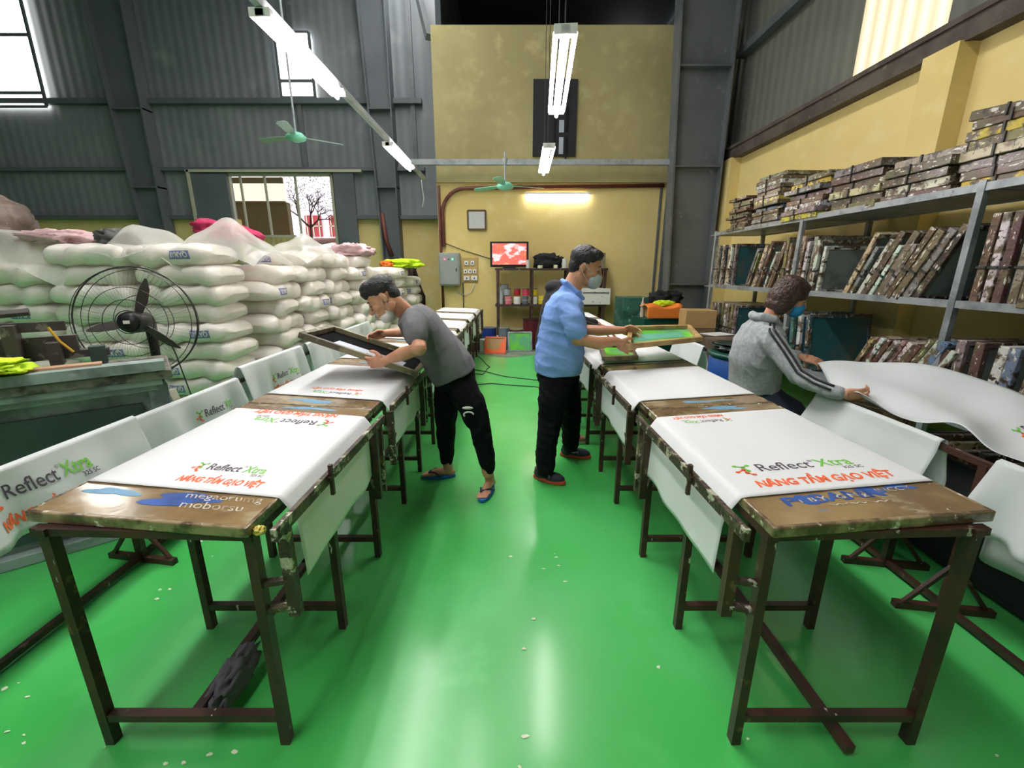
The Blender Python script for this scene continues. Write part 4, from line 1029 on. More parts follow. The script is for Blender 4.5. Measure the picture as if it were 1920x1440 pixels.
# printed label carried by some sacks
def sack_label(k, side=-1, x0=.1, w=.2):
    """printed band hugging the surface of sack k; the letters read upside down"""
    o = sack_protos[k][0]; me = o.data; from mathutils.bvhtree import BVHTree
    bv = BVHTree.FromPolygons([v.co for v in me.vertices], [tuple(p.vertices) for p in me.polygons])
    def surf(x, z, e):
        h = bv.ray_cast(Vector((x, side * 1.0, z)), Vector((0, -side, 0)))[0]
        return (x, h.y + side * e, z)
    m = MB(); m.grid(lambda u, v: surf(x0 - w / 2 + w * u, -.034 + .068 * v, .003), 14, 8); lb = m.build('printed_label', M['label_blue'], o)
    vs, fs = text_geo('QAMAR', .062, 0, .002); mx = max(v[0] for v in vs); m = MB()
    m.add([surf(x0 + w * .44 - v[0] / mx * w * .88, .022 - v[1], .006) for v in vs], fs); m.build('label_text', M['ink_white'], lb)
sack_label(1, x0=.14, w=.17); sack_label(2, x0=-.16, w=.15)
# the same sack with its label on the side that faces the aisle when laid end-on
def place_sack(k, loc, rz, label, group, tilt=0):
    o, u = sack_protos[k]
    if u: o = copy_tree(o)
    else: sack_protos[k][1] = True
    o.location = loc; o.rotation_euler = (tilt, random.uniform(-.02, .02), rz); return tag(o, label, 'sack', group)
gs = 'white plastic sacks stacked in a wall'
LAYER = ['bottom layer', 'second layer', 'third layer', 'fourth layer', 'fifth layer', 'sixth layer', 'seventh layer', 'eighth layer', 'ninth layer', 'tenth layer']
rsk = random.Random(5)
front_x = [-2.86, -3.62, -4.38, -5.14]
for ci, x in enumerate(front_x):
    nl = 10 if ci < 2 else 9
    for l in range(nl):
        if l < 3 and ci > 1: continue
        off = .04 * rsk.uniform(-1, 1)
        k = 1 if rsk.random() < .18 else (2 if rsk.random() < .14 else 0)
        place_sack(k, (x + off, 3.95 + .02 * rsk.uniform(-1, 1), SH * .5 + l * SH * .96), rsk.uniform(-.03, .03) + 0, f'white sack, {LAYER[l]}, {ORD[ci]} stack leftwards along the front face', gs)
# receding face along the aisle: sacks end-on and lengthwise alternating
cols_side = [(-2.60, 4.62, 9), (-2.53, 5.22, 10), (-2.46, 5.85, 10), (-2.36, 6.5, 10), (-2.26, 7.15, 9), (-2.14, 7.85, 9), (-2.02, 8.55, 8)]
for ci, (x, y, nl) in enumerate(cols_side):
    for l in range(nl):
        end_on = (l + ci) % 2 == 0
        k = 1 if rsk.random() < .24 else (2 if rsk.random() < .2 else 0)
        place_sack(k, (x - (.10 if end_on else .0) + rsk.uniform(-.03, .03), y + rsk.uniform(-.02, .02), SH * .5 + l * SH * .96), (R(90) if not end_on else R(0)) + rsk.uniform(-.05, .05) + R(4), f'white sack, {LAYER[l]}, {ORD[ci]} stack along the receding side', gs)
# loose film over the top, bundles and bale
def film(name, c, r, label, m='film', seed=1, peak=.3):
    ph = seed * 1.7
    def fn(u, v):
        x = (u - .5) * 2; y = (v - .5) * 2
        z = peak * math.exp(-((x - .1) ** 2 * 2.2 + y * y * 2)) + .04 * math.sin(x * 6 + ph) * math.cos(y * 5 + ph) - .10 * (x * x + y * y)
        return (x * r[0], y * r[1], z)
    b = MB(); b.grid(fn, 26, 20); o = b.build(name, M[m], smooth=True, loc=c); return tag(o, label, 'plastic film', 'clear film over the sacks')
film('plastic_film', (-3.25, 3.95, 1.67), (.5, .25, 1), 'clear plastic film peaking over the sacks right of the pink bundle', seed=1, peak=.15)
film('plastic_film', (-2.62, 4.1, 1.68), (.45, .35, 1), 'clear plastic film peaking beside the crimson cloth', seed=2, peak=.2)
film('plastic_film', (-4.5, 3.95, 1.55), (.75, .3, 1), 'clear plastic film over the sacks at the left edge', seed=3, peak=.25)
film('plastic_film', (-2.5, 5.4, 1.72), (.3, .6, 1), 'clear plastic film over the sacks under the window opening', seed=4, peak=.12)
crumple('crimson_cloth', (-2.72, 4.35, 1.80), (.30, .22, .09), M['pink'], 'crimson cloth bundle lying on top of the white sacks', 'cloth', 51, .2, rot=Matrix.Rotation(R(12), 3, 'Y'))
crumple('pink_bundle', (-4.05, 4.05, 1.72), (.34, .2, .08), M['palepink'], 'pale pink plastic bundle on the sacks below the yellow wall', 'bundle', 52, .3)
crumple('wrapped_bale', (-4.95, 4.1, 1.84), (.50, .36, .30), M['bale'], 'big brown film-wrapped bale at the left edge above the sacks', 'bale', 53, .12)
crumple('white_bundle', (-2.3, 6.5, 1.72), (.28, .22, .10), M['palepink'], 'whitish crumpled bundle of bags on the sacks near the window', 'bundle', 54, .4)
crumple('yellow_cloth', (-1.98, 8.1, 1.56), (.36, .25, .09), M['hivis'], 'fluorescent yellow-green cloth on the farthest sack stack', 'cloth', 55, .3)
crumple('orange_cloth', (-2.2, 7.9, 1.55), (.12, .15, .06), M['orange'], 'orange cloth scrap next to the yellow-green cloth on the sacks', 'cloth', 56, .3)
crumple('dark_bundle', (-3.50, 4.05, 1.73), (.16, .16, .08), mat('grey_bundle', (86, 86, 84), .7), 'grey bundle on the sacks behind the pale pink plastic', 'bundle', 57, .3)

# ------------------------------------------------------------------ machine at the left
mc = empty('printing_machine', (-2.42, 1.98, 0), 'grey-green printing machine with a worn metal table at the left edge', 'machine', rz=R(40))
b = MB(); rect_frame(b, -.62, .55, .03, .84, -.035, .09, .06); b.box((-.03, .19, .44), (1.15, .40, .8)); b.build('cabinet', M['machine'], mc, bevel=.006)
b = MB(); b.box((-.03, -.03, .42), (1.0, .02, .64)); b.build('door', M['machine_dark'], mc)
b = MB(); b.box((-.05, .16, .90), (1.35, .56, .05)); b.build('table', M['castiron'], mc, bevel=.01)
b = MB(); b.box((-.05, -.10, .955), (1.3, .10, .05)); b.box((-.05, -.08, .86), (1.25, .05, .03)); b.build('front_rail', M['machine'], mc)
b = MB(); b.box((.1, -.05, .985), (.5, .07, .012)); b.build('wooden_strip', M['peach'], mc)
b = MB(); b.box((-.40, .30, 1.10), (.40, .24, .36)); b.box((-.28, .28, 1.31), (.5, .22, .07)); b.tube([(-.12, .28, 1.33), (-.12, .28, 1.43)], .04, 12); b.box((-.2, .17, 1.2), (.22, .04, .1)); b.build('press_head', M['castiron'], mc, bevel=.008)
b = MB(); b.box((.05, .28, 1.16), (.34, .03, .05)); b.box((.1, .3, 1.06), (.3, .05, .09)); b.box((.12, .3, 1.0), (.5, .06, .04)); b.tube([(-.2, .28, 1.22), (.1, .28, 1.24)], .02, 8); b.box((.16, .24, 1.02), (.05, .12, .12)); b.box((.02, .24, 1.10), (.05, .14, .16)); b.build('squeegee_arm', mat('greasy_dark_steel', (66, 62, 60), .4, spots=[(14, (120, 116, 108), .58, .66)]), mc)
for cc, dd2 in (((.32, .3, .985), (.07, .07, .10)), ((.0, .17, .965), (.14, .1, .08)), ((-.25, .15, .96), (.1, .1, .06))):
    b = MB(); b.box(cc, dd2); b.build('clamp', M['machine_dark'], mc, bevel=.004)
b = MB(); b.tube([(.16, .22, 1.16), (.19, .22, 1.08), (.23, .22, 1.02)], .007, 6); b.build('yellow_tie', painted('yellow_string', (216, 170, 60)), mc)
hv = crumple('yellow_cloth', (-2.42, 1.93, 1.015), (.16, .10, .035), M['hivis'], 'fluorescent yellow cloth lying on the printing machine table', 'cloth', 61, .4)
# pedestal fan
fc = Vector((-2.40, 2.75, 1.13))
fan = empty('pedestal_fan', (fc.x, fc.y, 0), 'large black pedestal fan with wire cage in front of the white sacks', 'fan')
nrm = Vector((.22, -1, .10)).normalized(); ax = Vector((0, 0, 1)).cross(nrm).normalized(); ay = nrm.cross(ax)
rot = Matrix((ax, ay, nrm)).transposed(); C0 = Vector((0, 0, fc.z)); RF = .345
def fp(r, a, d): return C0 + rot @ Vector((r * math.cos(a), r * math.sin(a), d))
b = MB()
for r, d, t in ((RF, 0, .005), (RF * .96, .045, .0022), (RF * .62, .075, .002), (RF * .4, .082, .0022), (.07, .085, .003), (RF * .96, -.05, .0022), (RF * .5, -.08, .0022)):
    b.tube([fp(r, 2 * math.pi * k / 40, d) for k in range(41)], t, 5, cap=False)
for k in range(72):
    a = 2 * math.pi * k / 72
    b.tube([fp(.07, a, .085), fp(RF * .6, a, .076), fp(RF * .96, a, .045), fp(RF, a, 0)], .0005, 4, cap=False)
    if k % 3 == 0: b.tube([fp(.06, a, -.085), fp(RF * .96, a, -.05), fp(RF, a, 0)], .0005, 4, cap=False)
b.build('cage', M['wire'], fan)
b = MB(); b.lathe([(.001, .10), (.045, .098), (.062, .085), (.07, .05), (.065, -.08), (.05, -.11), (.001, -.11)][::-1], C0, 24, rot=rot); b.build('motor', M['black'], fan, smooth=True)
b = MB(); b.box(fp(0, 0, .101), (.035, .02, .004), rot); b.build('sticker', M['white_plastic'], fan)
for k, a in enumerate((R(72), R(190), R(-38))):
    pts = [(.05, -.018), (.14, -.034), (.22, -.03), (.285, -.006), (.285, .006), (.22, .022), (.14, .026), (.05, .018)]
    rr = rot @ Matrix.Rotation(a, 3, 'Z') @ Matrix.Rotation(R(22), 3, 'X'); b = MB(); b.prism(pts, .005, C0, rr); b.build('blade', M['fanblade'], fan)
b = MB(); b.tube([(0, .10, fc.z - .02), (.005, .09, fc.z - .16), (.012, .06, .55), (.012, .06, .03)], [.035, .028, .022, .02], 12); b.build('pole', M['black'], fan, smooth=True)
b = MB(); b.lathe([(.16, 0), (.16, .02), (.05, .05), (.03, .08)], (.012, .06, 0), 24); b.build('base', M['black'], fan)
b = MB(); b.box((.06, .05, .62), (.09, .07, .08), Matrix.Rotation(R(-15), 3, 'Y')); b.build('control_box', M['rail_white'], fan, bevel=.006)
b = MB(); b.tube([(.10, .1, 1.02), (.13, .1, .9), (.16, .1, .72), (.18, .1, .60)], .004, 6); b.build('cord', M['wire'], fan)

# ------------------------------------------------------------------ the two screens being held
def quad_screen(name, P, depth, barw, frame_m, mesh_m, win_m, label, win=(.25, .75, .3, .8)):
    """P: near-left, near-right, far-right, far-left corners"""
    root = empty(name, P[0], label, 'screen frame'); P = [Vector(p) - Vector(P[0]) for p in P]
    n = (P[1] - P[0]).cross(P[3] - P[0]).normalized() * depth
    m = MB()
    def q(u, v): return P[0].lerp(P[1], u).lerp(P[3].lerp(P[2], u), v)
    for a, c in ((0, 1), (1, 2), (2, 3), (3, 0)): 
        d = (P[c] - P[a]).normalized() * barw * .5
        m.bar(P[a] - d + n * .5, P[c] + d + n * .5, barw, depth, up=n.normalized())
    m.build('frame', frame_m, root, bevel=.003)
    m = MB(); m.grid(lambda u, v: q(u, v) + n * .08, 10, 10); pn = m.build('mesh_panel', mesh_m, root, solid=.002)
    m = MB(); m.grid(lambda u, v: q(win[0] + (win[1] - win[0]) * u, win[2] + (win[3] - win[2]) * v) + n * .14, 6, 6); m.build('open_mesh', win_m, pn)
    return root
quad_screen('held_screen', [(-1.20, 2.43, 1.075), (-.60, 2.58, .815), (-.60, 2.98, .825), (-1.20, 2.86, 1.06)], .035, .03, M['wood_frame_worn'], M['mesh_black'], M['mesh_grey'], 'black-inked printing screen tilted over the left table by the man in grey', (.2, .85, .25, .5))
quad_screen('held_screen', [(.77, 2.76, .955), (1.35, 3.03, .96), (1.46, 3.50, .985), (.93, 3.30, 1.0)], .035, .032, M['wood_frame'], M['mesh_green'], M['mesh_teal'], 'green-inked wooden printing screen held by the man in the blue shirt', (.12, .82, .35, .7))
quad_screen('resting_screen', [(.66, 2.93, .84), (.9, 3.02, .83), (.98, 3.45, .84), (.72, 3.4, .85)], .03, .03, M['wood_frame_worn'], mat('bright_green_mesh', (110, 210, 50), .3), M['mesh_green'], 'small bright green screen lying on the right table under the held one')

# ------------------------------------------------------------------ people
def basis(fwd, up=(0, 0, 1)):
    x = Vector(fwd).normalized(); y = Vector(up).cross(x).normalized(); z = x.cross(y)
    return Matrix((x, y, z)).transposed()
def hand(mb, w, d, nrm, side, curl=(25, 35, 25), spread=4, k=1.0):
    """w wrist, d direction of the fingers, nrm palm side, side +1/-1 for where the thumb sits"""
    w = Vector(w); d = Vector(d).normalized(); n = Vector(nrm); n = (n - d * n.dot(d)).normalized(); l = d.cross(n) * side
    Rm = Matrix((d, l, n)).transposed()
    mb.ell(w + d * .048 * k, (.05 * k, .04 * k, .016 * k), Rm, power=.8)
    mb.tube([w - d * .01, w + d * .03 * k], [.026 * k, .028 * k], 12)
    for i, (off, L, r) in enumerate(((.030, .072, .0088), (.010, .080, .009), (-.011, .074, .0086), (-.030, .058, .0076))):
        b0 = w + d * .085 * k + l * off * k; ang = 0; p = b0; pts = [w + d * .06 * k + l * off * .9 * k, p]; rr = [r * 1.1 * k, r * k]
        lat = math.radians((off / .03) * spread)
        for s, c in zip((.45, .32, .25), curl):
            ang += R(c); dd = (d * math.cos(ang) + n * math.sin(ang) + l * math.sin(lat)).normalized(); p = p + dd * L * s * k; pts.append(p); rr.append(r * k * (.95 - .1 * len(pts) / 5))
        mb.limb(pts, rr, 10)
    t0 = w + d * .022 * k + l * .028 * k; t1 = t0 + (d * .6 + l * .65 + n * .35).normalized() * .036 * k; t2 = t1 + (d * .85 + l * .1 + n * .55).normalized() * .03 * k; t3 = t2 + (d * .9 - l * .05 + n * .5).normalized() * .022 * k
    mb.limb([w + d * .02 * k, t0, t1, t2, t3], [.014 * k, .013 * k, .0105 * k, .0095 * k, .008 * k], 10)
def head_geo(mb, c, Rm, k=1.0, ears=True):
    def P(x, y, z): return Vector(c) + Rm @ Vector((x * k, y * k, z * k))
    def E(x, y, z, a, b_, c_, pitch=0):
        rr = Rm @ Matrix.Rotation(R(pitch), 3, 'Y'); mb.ell(P(x, y, z), (a * k, b_ * k, c_ * k), rr)
    E(-.012, 0, .038, .094, .074, .082); E(.03, 0, .0, .055, .064, .085); E(.035, 0, -.045, .05, .052, .055)
    E(.052, 0, -.088, .03, .032, .022); E(.076, 0, .030, .014, .045, .012); E(.03, 0, -.07, .05, .05, .03)
    for s in (-1, 1):
        E(.058, s * .034, -.022, .026, .024, .028)
        E(-.01, s * .055, -.06, .035, .014, .03)
        if ears:
            E(-.012, s * .077, -.004, .018, .008, .03, 12); E(-.004, s * .073, -.002, .01, .008, .018)
    mb.limb([P(.084, 0, .018), P(.098, 0, -.008), P(.108, 0, -.028)], [.008 * k, .010 * k, .013 * k], 10)
    for s in (-1, 1): E(.094, s * .013, -.03, .010, .008, .008)
    E(.088, 0, -.056, .010, .022, .0065); E(.086, 0, -.066, .010, .019, .0065)
    return P
def face_parts(root, P, Rm, k, lids=True):
    for s in (-1, 1):
        m = MB(); m.ell(P(.074, s * .031, .006), (.012 * k, .014 * k, .0075 * k), Rm, n=14); e = m.build('eye', mat_eye, root, smooth=True)
        m = MB(); m.ell(P(.0795, s * .032, .005), (.0078 * k, .010 * k, .0068 * k), Rm, n=10); m.build('iris', M['hair'], e, smooth=True)
        m = MB(); m.tube([P(.083, s * .014, .026), P(.086, s * .030, .031), P(.076, s * .048, .026)], [.003 * k, .004 * k, .0025 * k], 6); m.build('eyebrow', M['hair'], root, smooth=True)
mat_eye = mat('eye_white', (168, 150, 138), .4)
def finish(mb, name, m, root, voxel, sm=6, wr=None, fac=.5):
    o = mb.build(name, m, root); remesh(o, voxel, sm, fac)
    if wr: displace(o, wr)
    return o
def hair_obj(root, P, Rm, k, ells, m, amp=.0022, voxel=.006):
    mb = MB()
    for (x, y, z, a, b_, c_) in ells: mb.ell(P(x, y, z), (a * k, b_ * k, c_ * k), Rm, n=20)
    return finish(mb, 'hair', m, root, voxel, 4, wrinkle(amp, 90, 3, 8))
def shoe(root, heel, toe, up_m, sole_m, w=.048):
    h, t = Vector(heel), Vector(toe); d = (t - h).normalized(); L = (t - h).length; y = Vector((0, 0, 1)).cross(d)
    pts = []
    for i in range(24):
        a = 2 * math.pi * i / 24; c = math.cos(a); s_ = math.sin(a); pts.append((L / 2 + c * L / 2, s_ * w * (.82 + .18 * c)))
    rot = Matrix((d, y, Vector((0, 0, 1)))).transposed()
    m = MB(); m.prism(pts, .028, h + Vector((0, 0, .016)), rot); so = m.build('shoe_sole', sole_m, root, bevel=.006)
    m = MB(); m.ell(h + d * L * .62 + Vector((0, 0, .038)), (L * .36, w * .92, .038), rot); m.ell(h + d * L * .28 + Vector((0, 0, .05)), (L * .26, w * .82, .05), rot); m.tube([h + d * L * .24 + Vector((0, 0, .04)), h + d * L * .22 + Vector((0, 0, .095))], [.045, .042], 14)
    o = finish(m, 'shoe', up_m, root, .006, 4)
    m = MB(); q = h + d * L * .45 + Vector((0, 0, .06)) - y * w * .93
    m.tube([q + d * -.03, q + d * .0 + Vector((0, 0, -.004)), q + d * .035 + Vector((0, 0, .006)), q + d * .03 + Vector((0, 0, -.012))], .004, 6); m.build('shoe_stripe', M['ink_white'], o, smooth=True)
def bare_foot(mb, heel, toe, ankle, inner=1):
    h, t = Vector(heel), Vector(toe); d = (t - h).normalized(); L = (t - h).length; y = Vector((0, 0, 1)).cross(d)
    mb.ell(h + d * .03 + Vector((0, 0, .042)), (.036, .03, .03)); rot = Matrix((d, y, Vector((0, 0, 1)))).transposed()
    mb.limb([h + d * .04 + Vector((0, 0, .05)), h + d * L * .45 + Vector((0, 0, .045)), h + d * L * .72 + Vector((0, 0, .035))], [.032, .03, .024])
    mb.ell(h + d * L * .68 + Vector((0, 0, .034)), (.05, .042, .016), rot)
    for i, (o_, l, r) in enumerate(((.030, .05, .011), (.013, .05, .0085), (-.002, .046, .008), (-.016, .04, .0075), (-.029, .033, .007))):
        b0 = h + d * L * .80 + y * o_ * inner + Vector((0, 0, .034)); mb.limb([b0 - d * .02, b0 + d * l * .5, b0 + d * l * .9 - Vector((0, 0, .004))], [r, r, r * .9], 8)
    mb.limb([Vector(ankle), h + d * .045 + Vector((0, 0, .06))], [.034, .033])
def sandal(root, heel, toe, inner=1):
    h, t = Vector(heel), Vector(toe); d = (t - h).normalized(); L = (t - h).length; y = Vector((0, 0, 1)).cross(d)
    rot = Matrix((d, y, Vector((0, 0, 1)))).transposed()
    pts = [(L / 2 + .005 + math.cos(2 * math.pi * i / 28) * (L / 2 + .012), math.sin(2 * math.pi * i / 28) * .05 * (.88 + .12 * math.cos(2 * math.pi * i / 28))) for i in range(28)]
    m = MB(); m.prism(pts, .022, h + Vector((0, 0, .0125)), rot); so = m.build('sandal', M['sandal'], root, bevel=.004)
    m = MB(); f = h + d * L * .80 + Vector((0, 0, .035)) + y * .02 * inner
    for s in (-1, 1): m.tube([f - Vector((0, 0, .012)), f + Vector((0, 0, .018)), h + d * L * .62 + y * s * .034 + Vector((0, 0, .052)), h + d * L * .42 + y * s * .046 + Vector((0, 0, .02))], .006, 8)
    m.build('sandal_strap', M['strap'], so, smooth=True)
def ear_loops(root, P, k, a=(.05, .058, -.02), bq=(.045, .055, -.075), ear=(-.005, .082, .018), low=(-.01, .083, -.022)):
    m = MB()
    for s in (-1, 1):
        f = lambda q: P(q[0], s * q[1], q[2])
        m.tube([f(a), f(ear), f((ear[0] - .02, ear[1], ear[2] - .02)), f(low), f(bq)], .0016 * k, 6)
    return m

# --- man in the light blue shirt
px = empty('person', (.36, 2.95, 0), 'man in light blue shirt, black trousers and grey face mask holding green screen', 'person')
O = Vector((.36, 2.95, 0))
def rel(*p): return Vector(p) - O
Rh = basis((.93, -.22, -.30)); hc = rel(.500, 2.94, 1.468)
B = MB(); Pf = head_geo(B, hc, Rh, 1.08)
B.limb([hc + Rh @ Vector((-.03, 0, -.05)), rel(.40, 2.94, 1.28)], [.058, .058]); B.limb([rel(.375, 2.945, 1.19), rel(.34, 2.95, 1.0), rel(.34, 2.95, .82)], [.095, .12, .12])
B.limb([rel(.36, 2.80, 1.22), rel(.425, 2.69, 1.03), rel(.56, 2.70, 1.0), rel(.685, 2.76, 1.005)], [.052, .045, .042, .029])
B.limb([rel(.40, 3.09, 1.22), rel(.50, 3.17, 1.03), rel(.65, 3.14, 1.02), rel(.80, 3.10, 1.03)], [.052, .045, .040, .029])
hand(B, rel(.70, 2.765, 1.0), (.80, .15, -.50), (.15, .8, .25), 1, (12, 30, 25), 9, 1.05)
hand(B, rel(.81, 3.10, 1.03), (.9, .05, -.12), (-.1, -.9, -.4), -1, (25, 35, 25), 5, 1.0)
B.limb([rel(.33, 2.87, .80), rel(.27, 2.80, .44), rel(.243, 2.745, .09)], [.07, .05, .04]); B.limb([rel(.37, 3.03, .80), rel(.46, 3.1, .44), rel(.478, 3.15, .09)], [.07, .05, .04])
finish(B, 'body', M['skin'], px, .0045, 5)
face_parts(px, Pf, Rh, 1.08)
hair_obj(px, Pf, Rh, 1.08, [(-.022, 0, .052, .096, .082, .083), (-.06, 0, .0, .05, .068, .065), (.03, 0, .098, .055, .064, .026), (.048, .0, .080, .034, .062, .022)], M['hair'])
m = MB(); m.ell(Pf(.074, 0, -.058), (.05 * 1.08, .060 * 1.08, .054 * 1.08), Rh); m.ell(Pf(.10, 0, -.035), (.022, .022, .024), Rh); mk = finish(m, 'face_mask', M['mask_grey'], px, .005, 5)
ear_loops(px, Pf, 1.08).build('ear_loops', M['mask_white'], mk, smooth=True)
T = MB()
def sect(mb, secs, n=26):
    """stack of elliptical sections (centre, rx, ry) into a closed volume"""
    vs = []; fs = []
    for (c, rx, ry, tl) in secs:
        for k in range(n):
            a = 2 * math.pi * k / n; ca, sa = math.cos(a), math.sin(a)
            p = Vector((math.copysign(abs(ca) ** .85, ca) * rx, math.copysign(abs(sa) ** .85, sa) * ry, 0)); p = Matrix.Rotation(tl, 3, 'Y') @ p
            vs.append(Vector(c) + p)
    for i in range(len(secs) - 1):
        for k in range(n):
            a = i * n + k; b_ = i * n + (k + 1) % n; fs.append((a, b_, b_ + n, a + n))
    fs.append(tuple(range(n))[::-1]); fs.append(tuple(range((len(secs) - 1) * n, len(secs) * n)))
    mb.add(vs, fs)
sect(T, [(rel(.335, 2.95, .755), .165, .20, 0), (rel(.34, 2.95, .82), .175, .205, 0), (rel(.345, 2.95, .93), .172, .20, 0), (rel(.35, 2.95, 1.05), .150, .19, R(4)), (rel(.36, 2.95, 1.17), .138, .20, R(8)), (rel(.385, 2.945, 1.255), .115, .195, R(14)), (rel(.405, 2.94, 1.30), .085, .12, R(20)), (rel(.415, 2.94, 1.345), .074, .078, R(22))])
T.limb([rel(.37, 2.80, 1.24), rel(.40, 2.725, 1.14), rel(.415, 2.70, 1.075)], [.082, .08, .078]); T.limb([rel(.41, 3.09, 1.24), rel(.47, 3.15, 1.13), rel(.50, 3.16, 1.07)], [.08, .076, .074])
sh_ = finish(T, 'shirt', M['shirt_blue'], px, .008, 5, wrinkle(.0065, 26, 5, 5))
m = MB(); m.tube([rel(.345, 2.94, 1.385), rel(.365, 2.865, 1.37), rel(.43, 2.855, 1.31), rel(.49, 2.90, 1.265)], [.016, .02, .022, .014], 8); m.tube([rel(.345, 2.94, 1.385), rel(.37, 3.01, 1.37), rel(.44, 3.02, 1.31), rel(.50, 2.97, 1.265)], [.016, .02, .022, .014], 8)
finish(m, 'collar', M['shirt_blue'], sh_, .006, 4)
T = MB(); sect(T, [(rel(.335, 2.95, .70), .155, .19, 0), (rel(.34, 2.95, .80), .15, .18, 0)])
T.limb([rel(.32, 2.865, .73), rel(.29, 2.82, .58), rel(.275, 2.80, .44), rel(.25, 2.76, .25), rel(.245, 2.745, .11)], [.118, .108, .088, .076, .072]); T.limb([rel(.37, 3.03, .73), rel(.43, 3.08, .56), rel(.465, 3.1, .42), rel(.478, 3.14, .12)], [.118, .1, .085, .07])
finish(T, 'trousers', M['trouser'], px, .009, 5, wrinkle(.007, 34, 8, 6))
shoe(px, rel(.165, 2.815, 0), rel(.385, 2.70, 0), M['shoe_navy'], M['sole_orange']); shoe(px, rel(.40, 3.19, 0), rel(.645, 3.14, 0), M['shoe_navy'], M['sole_orange'])

# --- man in the grey T-shirt, bending to the left
O = Vector((-.40, 2.75, 0)); pg = empty('person', O, 'man in grey T-shirt, black trousers and blue flip-flops bending over the left table', 'person')
Rh = basis((-.80, -.16, -.58), (-.55, 0, .8)); hc = rel(-.765, 2.62, 1.285)
B = MB(); Pf = head_geo(B, hc, Rh, 1.03)
B.limb([hc + Rh @ Vector((-.035, 0, -.045)), rel(-.655, 2.68, 1.20), rel(-.62, 2.69, 1.17)], [.055, .055, .06]); B.limb([rel(-.56, 2.70, 1.10), rel(-.46, 2.74, .98), rel(-.38, 2.75, .83)], [.09, .10, .11])
B.limb([rel(-.56, 2.58, 1.15), rel(-.515, 2.38, 1.025), rel(-.62, 2.42, .985), rel(-.715, 2.47, .945)], [.046, .044, .042, .027])
B.limb([rel(-.61, 2.84, 1.14), rel(-.66, 3.0, 1.03), rel(-.85, 2.95, 1.03)], [.05, .042, .028])
hand(B, rel(-.735, 2.475, .935), (-.85, .12, -.16), (.0, .75, .25), -1, (22, 45, 35), 4, 1.05)
hand(B, rel(-.86, 2.95, 1.03), (-.9, -.1, -.2), (0, -.6, -.5), 1, (22, 45, 35), 4, 1.0)
B.limb([rel(-.34, 2.68, .78), rel(-.20, 2.62, .47), rel(-.155, 2.605, .14)], [.07, .05, .034]); B.limb([rel(-.43, 2.83, .78), rel(-.45, 2.80, .42), rel(-.455, 2.82, .10)], [.07, .05, .034])
bare_foot(B, rel(-.13, 2.70, -.002), rel(-.185, 2.475, -.002), rel(-.15, 2.66, .13), -1); bare_foot(B, rel(-.405, 2.83, -.002), rel(-.63, 2.815, -.002), rel(-.45, 2.825, .11), 1)
finish(B, 'body', M['skin2'], pg, .0045, 5)
face_parts(pg, Pf, Rh, 1.03)
hair_obj(pg, Pf, Rh, 1.03, [(-.02, 0, .055, .097, .081, .082), (-.062, 0, .005, .045, .066, .062), (.058, 0, .082, .04, .062, .028), (.03, 0, .10, .06, .06, .04), (.072, 0, .062, .02, .05, .02)], M['hair'])
m = MB(); m.ell(Pf(.045, 0, -.095), (.048, .056, .036), Rh); m.ell(Pf(.02, 0, -.075), (.03, .06, .035), Rh); mk = finish(m, 'face_mask', M['mask_white'], pg, .005, 5)
ear_loops(pg, Pf, 1.03, (.03, .06, -.055), (.01, .062, -.08)).build('ear_loops', M['mask_white'], mk, smooth=True)
T = MB()
def sect2(mb, secs, n=26):
    """sections normal to a leaning spine: (centre, half depth, half width, spine direction)"""
    vs = []; fs = []
    for (c, rx, ry, sp) in secs:
        z = Vector(sp).normalized(); y = Vector((0, 1, 0)); x = y.cross(z).normalized(); y = z.cross(x)
        for k in range(n):
            a = 2 * math.pi * k / n; ca, sa = math.cos(a), math.sin(a)
            vs.append(Vector(c) + x * math.copysign(abs(ca) ** .85, ca) * rx + y * math.copysign(abs(sa) ** .85, sa) * ry)
    for i in range(len(secs) - 1):
        for k in range(n):
            a = i * n + k; b_ = i * n + (k + 1) % n; fs.append((a, b_, b_ + n, a + n))
    fs.append(tuple(range(n))[::-1]); fs.append(tuple(range((len(secs) - 1) * n, len(secs) * n)))
    mb.add(vs, fs)
sp = (-.28, -.05, .40)
sect2(T, [(rel(-.365, 2.75, .775), .150, .19, (-.4, 0, 1)), (rel(-.40, 2.75, .85), .155, .19, (-.45, 0, 1)), (rel(-.455, 2.74, .94), .145, .185, sp), (rel(-.52, 2.72, 1.04), .132, .185, sp), (rel(-.58, 2.70, 1.13), .125, .19, sp), (rel(-.625, 2.69, 1.18), .10, .17, (-.7, 0, .8)), (rel(-.655, 2.685, 1.20), .072, .085, (-.7, 0, .7))])
T.limb([rel(-.57, 2.57, 1.17), rel(-.55, 2.47, 1.115), rel(-.538, 2.445, 1.085)], [.078, .076, .074]); T.limb([rel(-.62, 2.85, 1.16), rel(-.64, 2.93, 1.10)], [.078, .07])
finish(T, 'tshirt', M['tee_grey'], pg, .008, 5, wrinkle(.006, 25, 15, 5))
T = MB(); sect2(T, [(rel(-.36, 2.75, .72), .14, .175, (-.2, 0, 1)), (rel(-.375, 2.75, .82), .135, .17, (-.3, 0, 1))])
T.limb([rel(-.33, 2.68, .74), rel(-.25, 2.64, .60), rel(-.20, 2.62, .47), rel(-.16, 2.605, .26), rel(-.15, 2.61, .17)], [.105, .098, .078, .062, .052]); T.limb([rel(-.42, 2.83, .74), rel(-.445, 2.81, .55), rel(-.45, 2.80, .42), rel(-.455, 2.815, .22), rel(-.455, 2.82, .14)], [.105, .09, .075, .062, .052])
tz = finish(T, 'trousers', M['trouser'], pg, .009, 5, wrinkle(.007, 34, 18, 6))
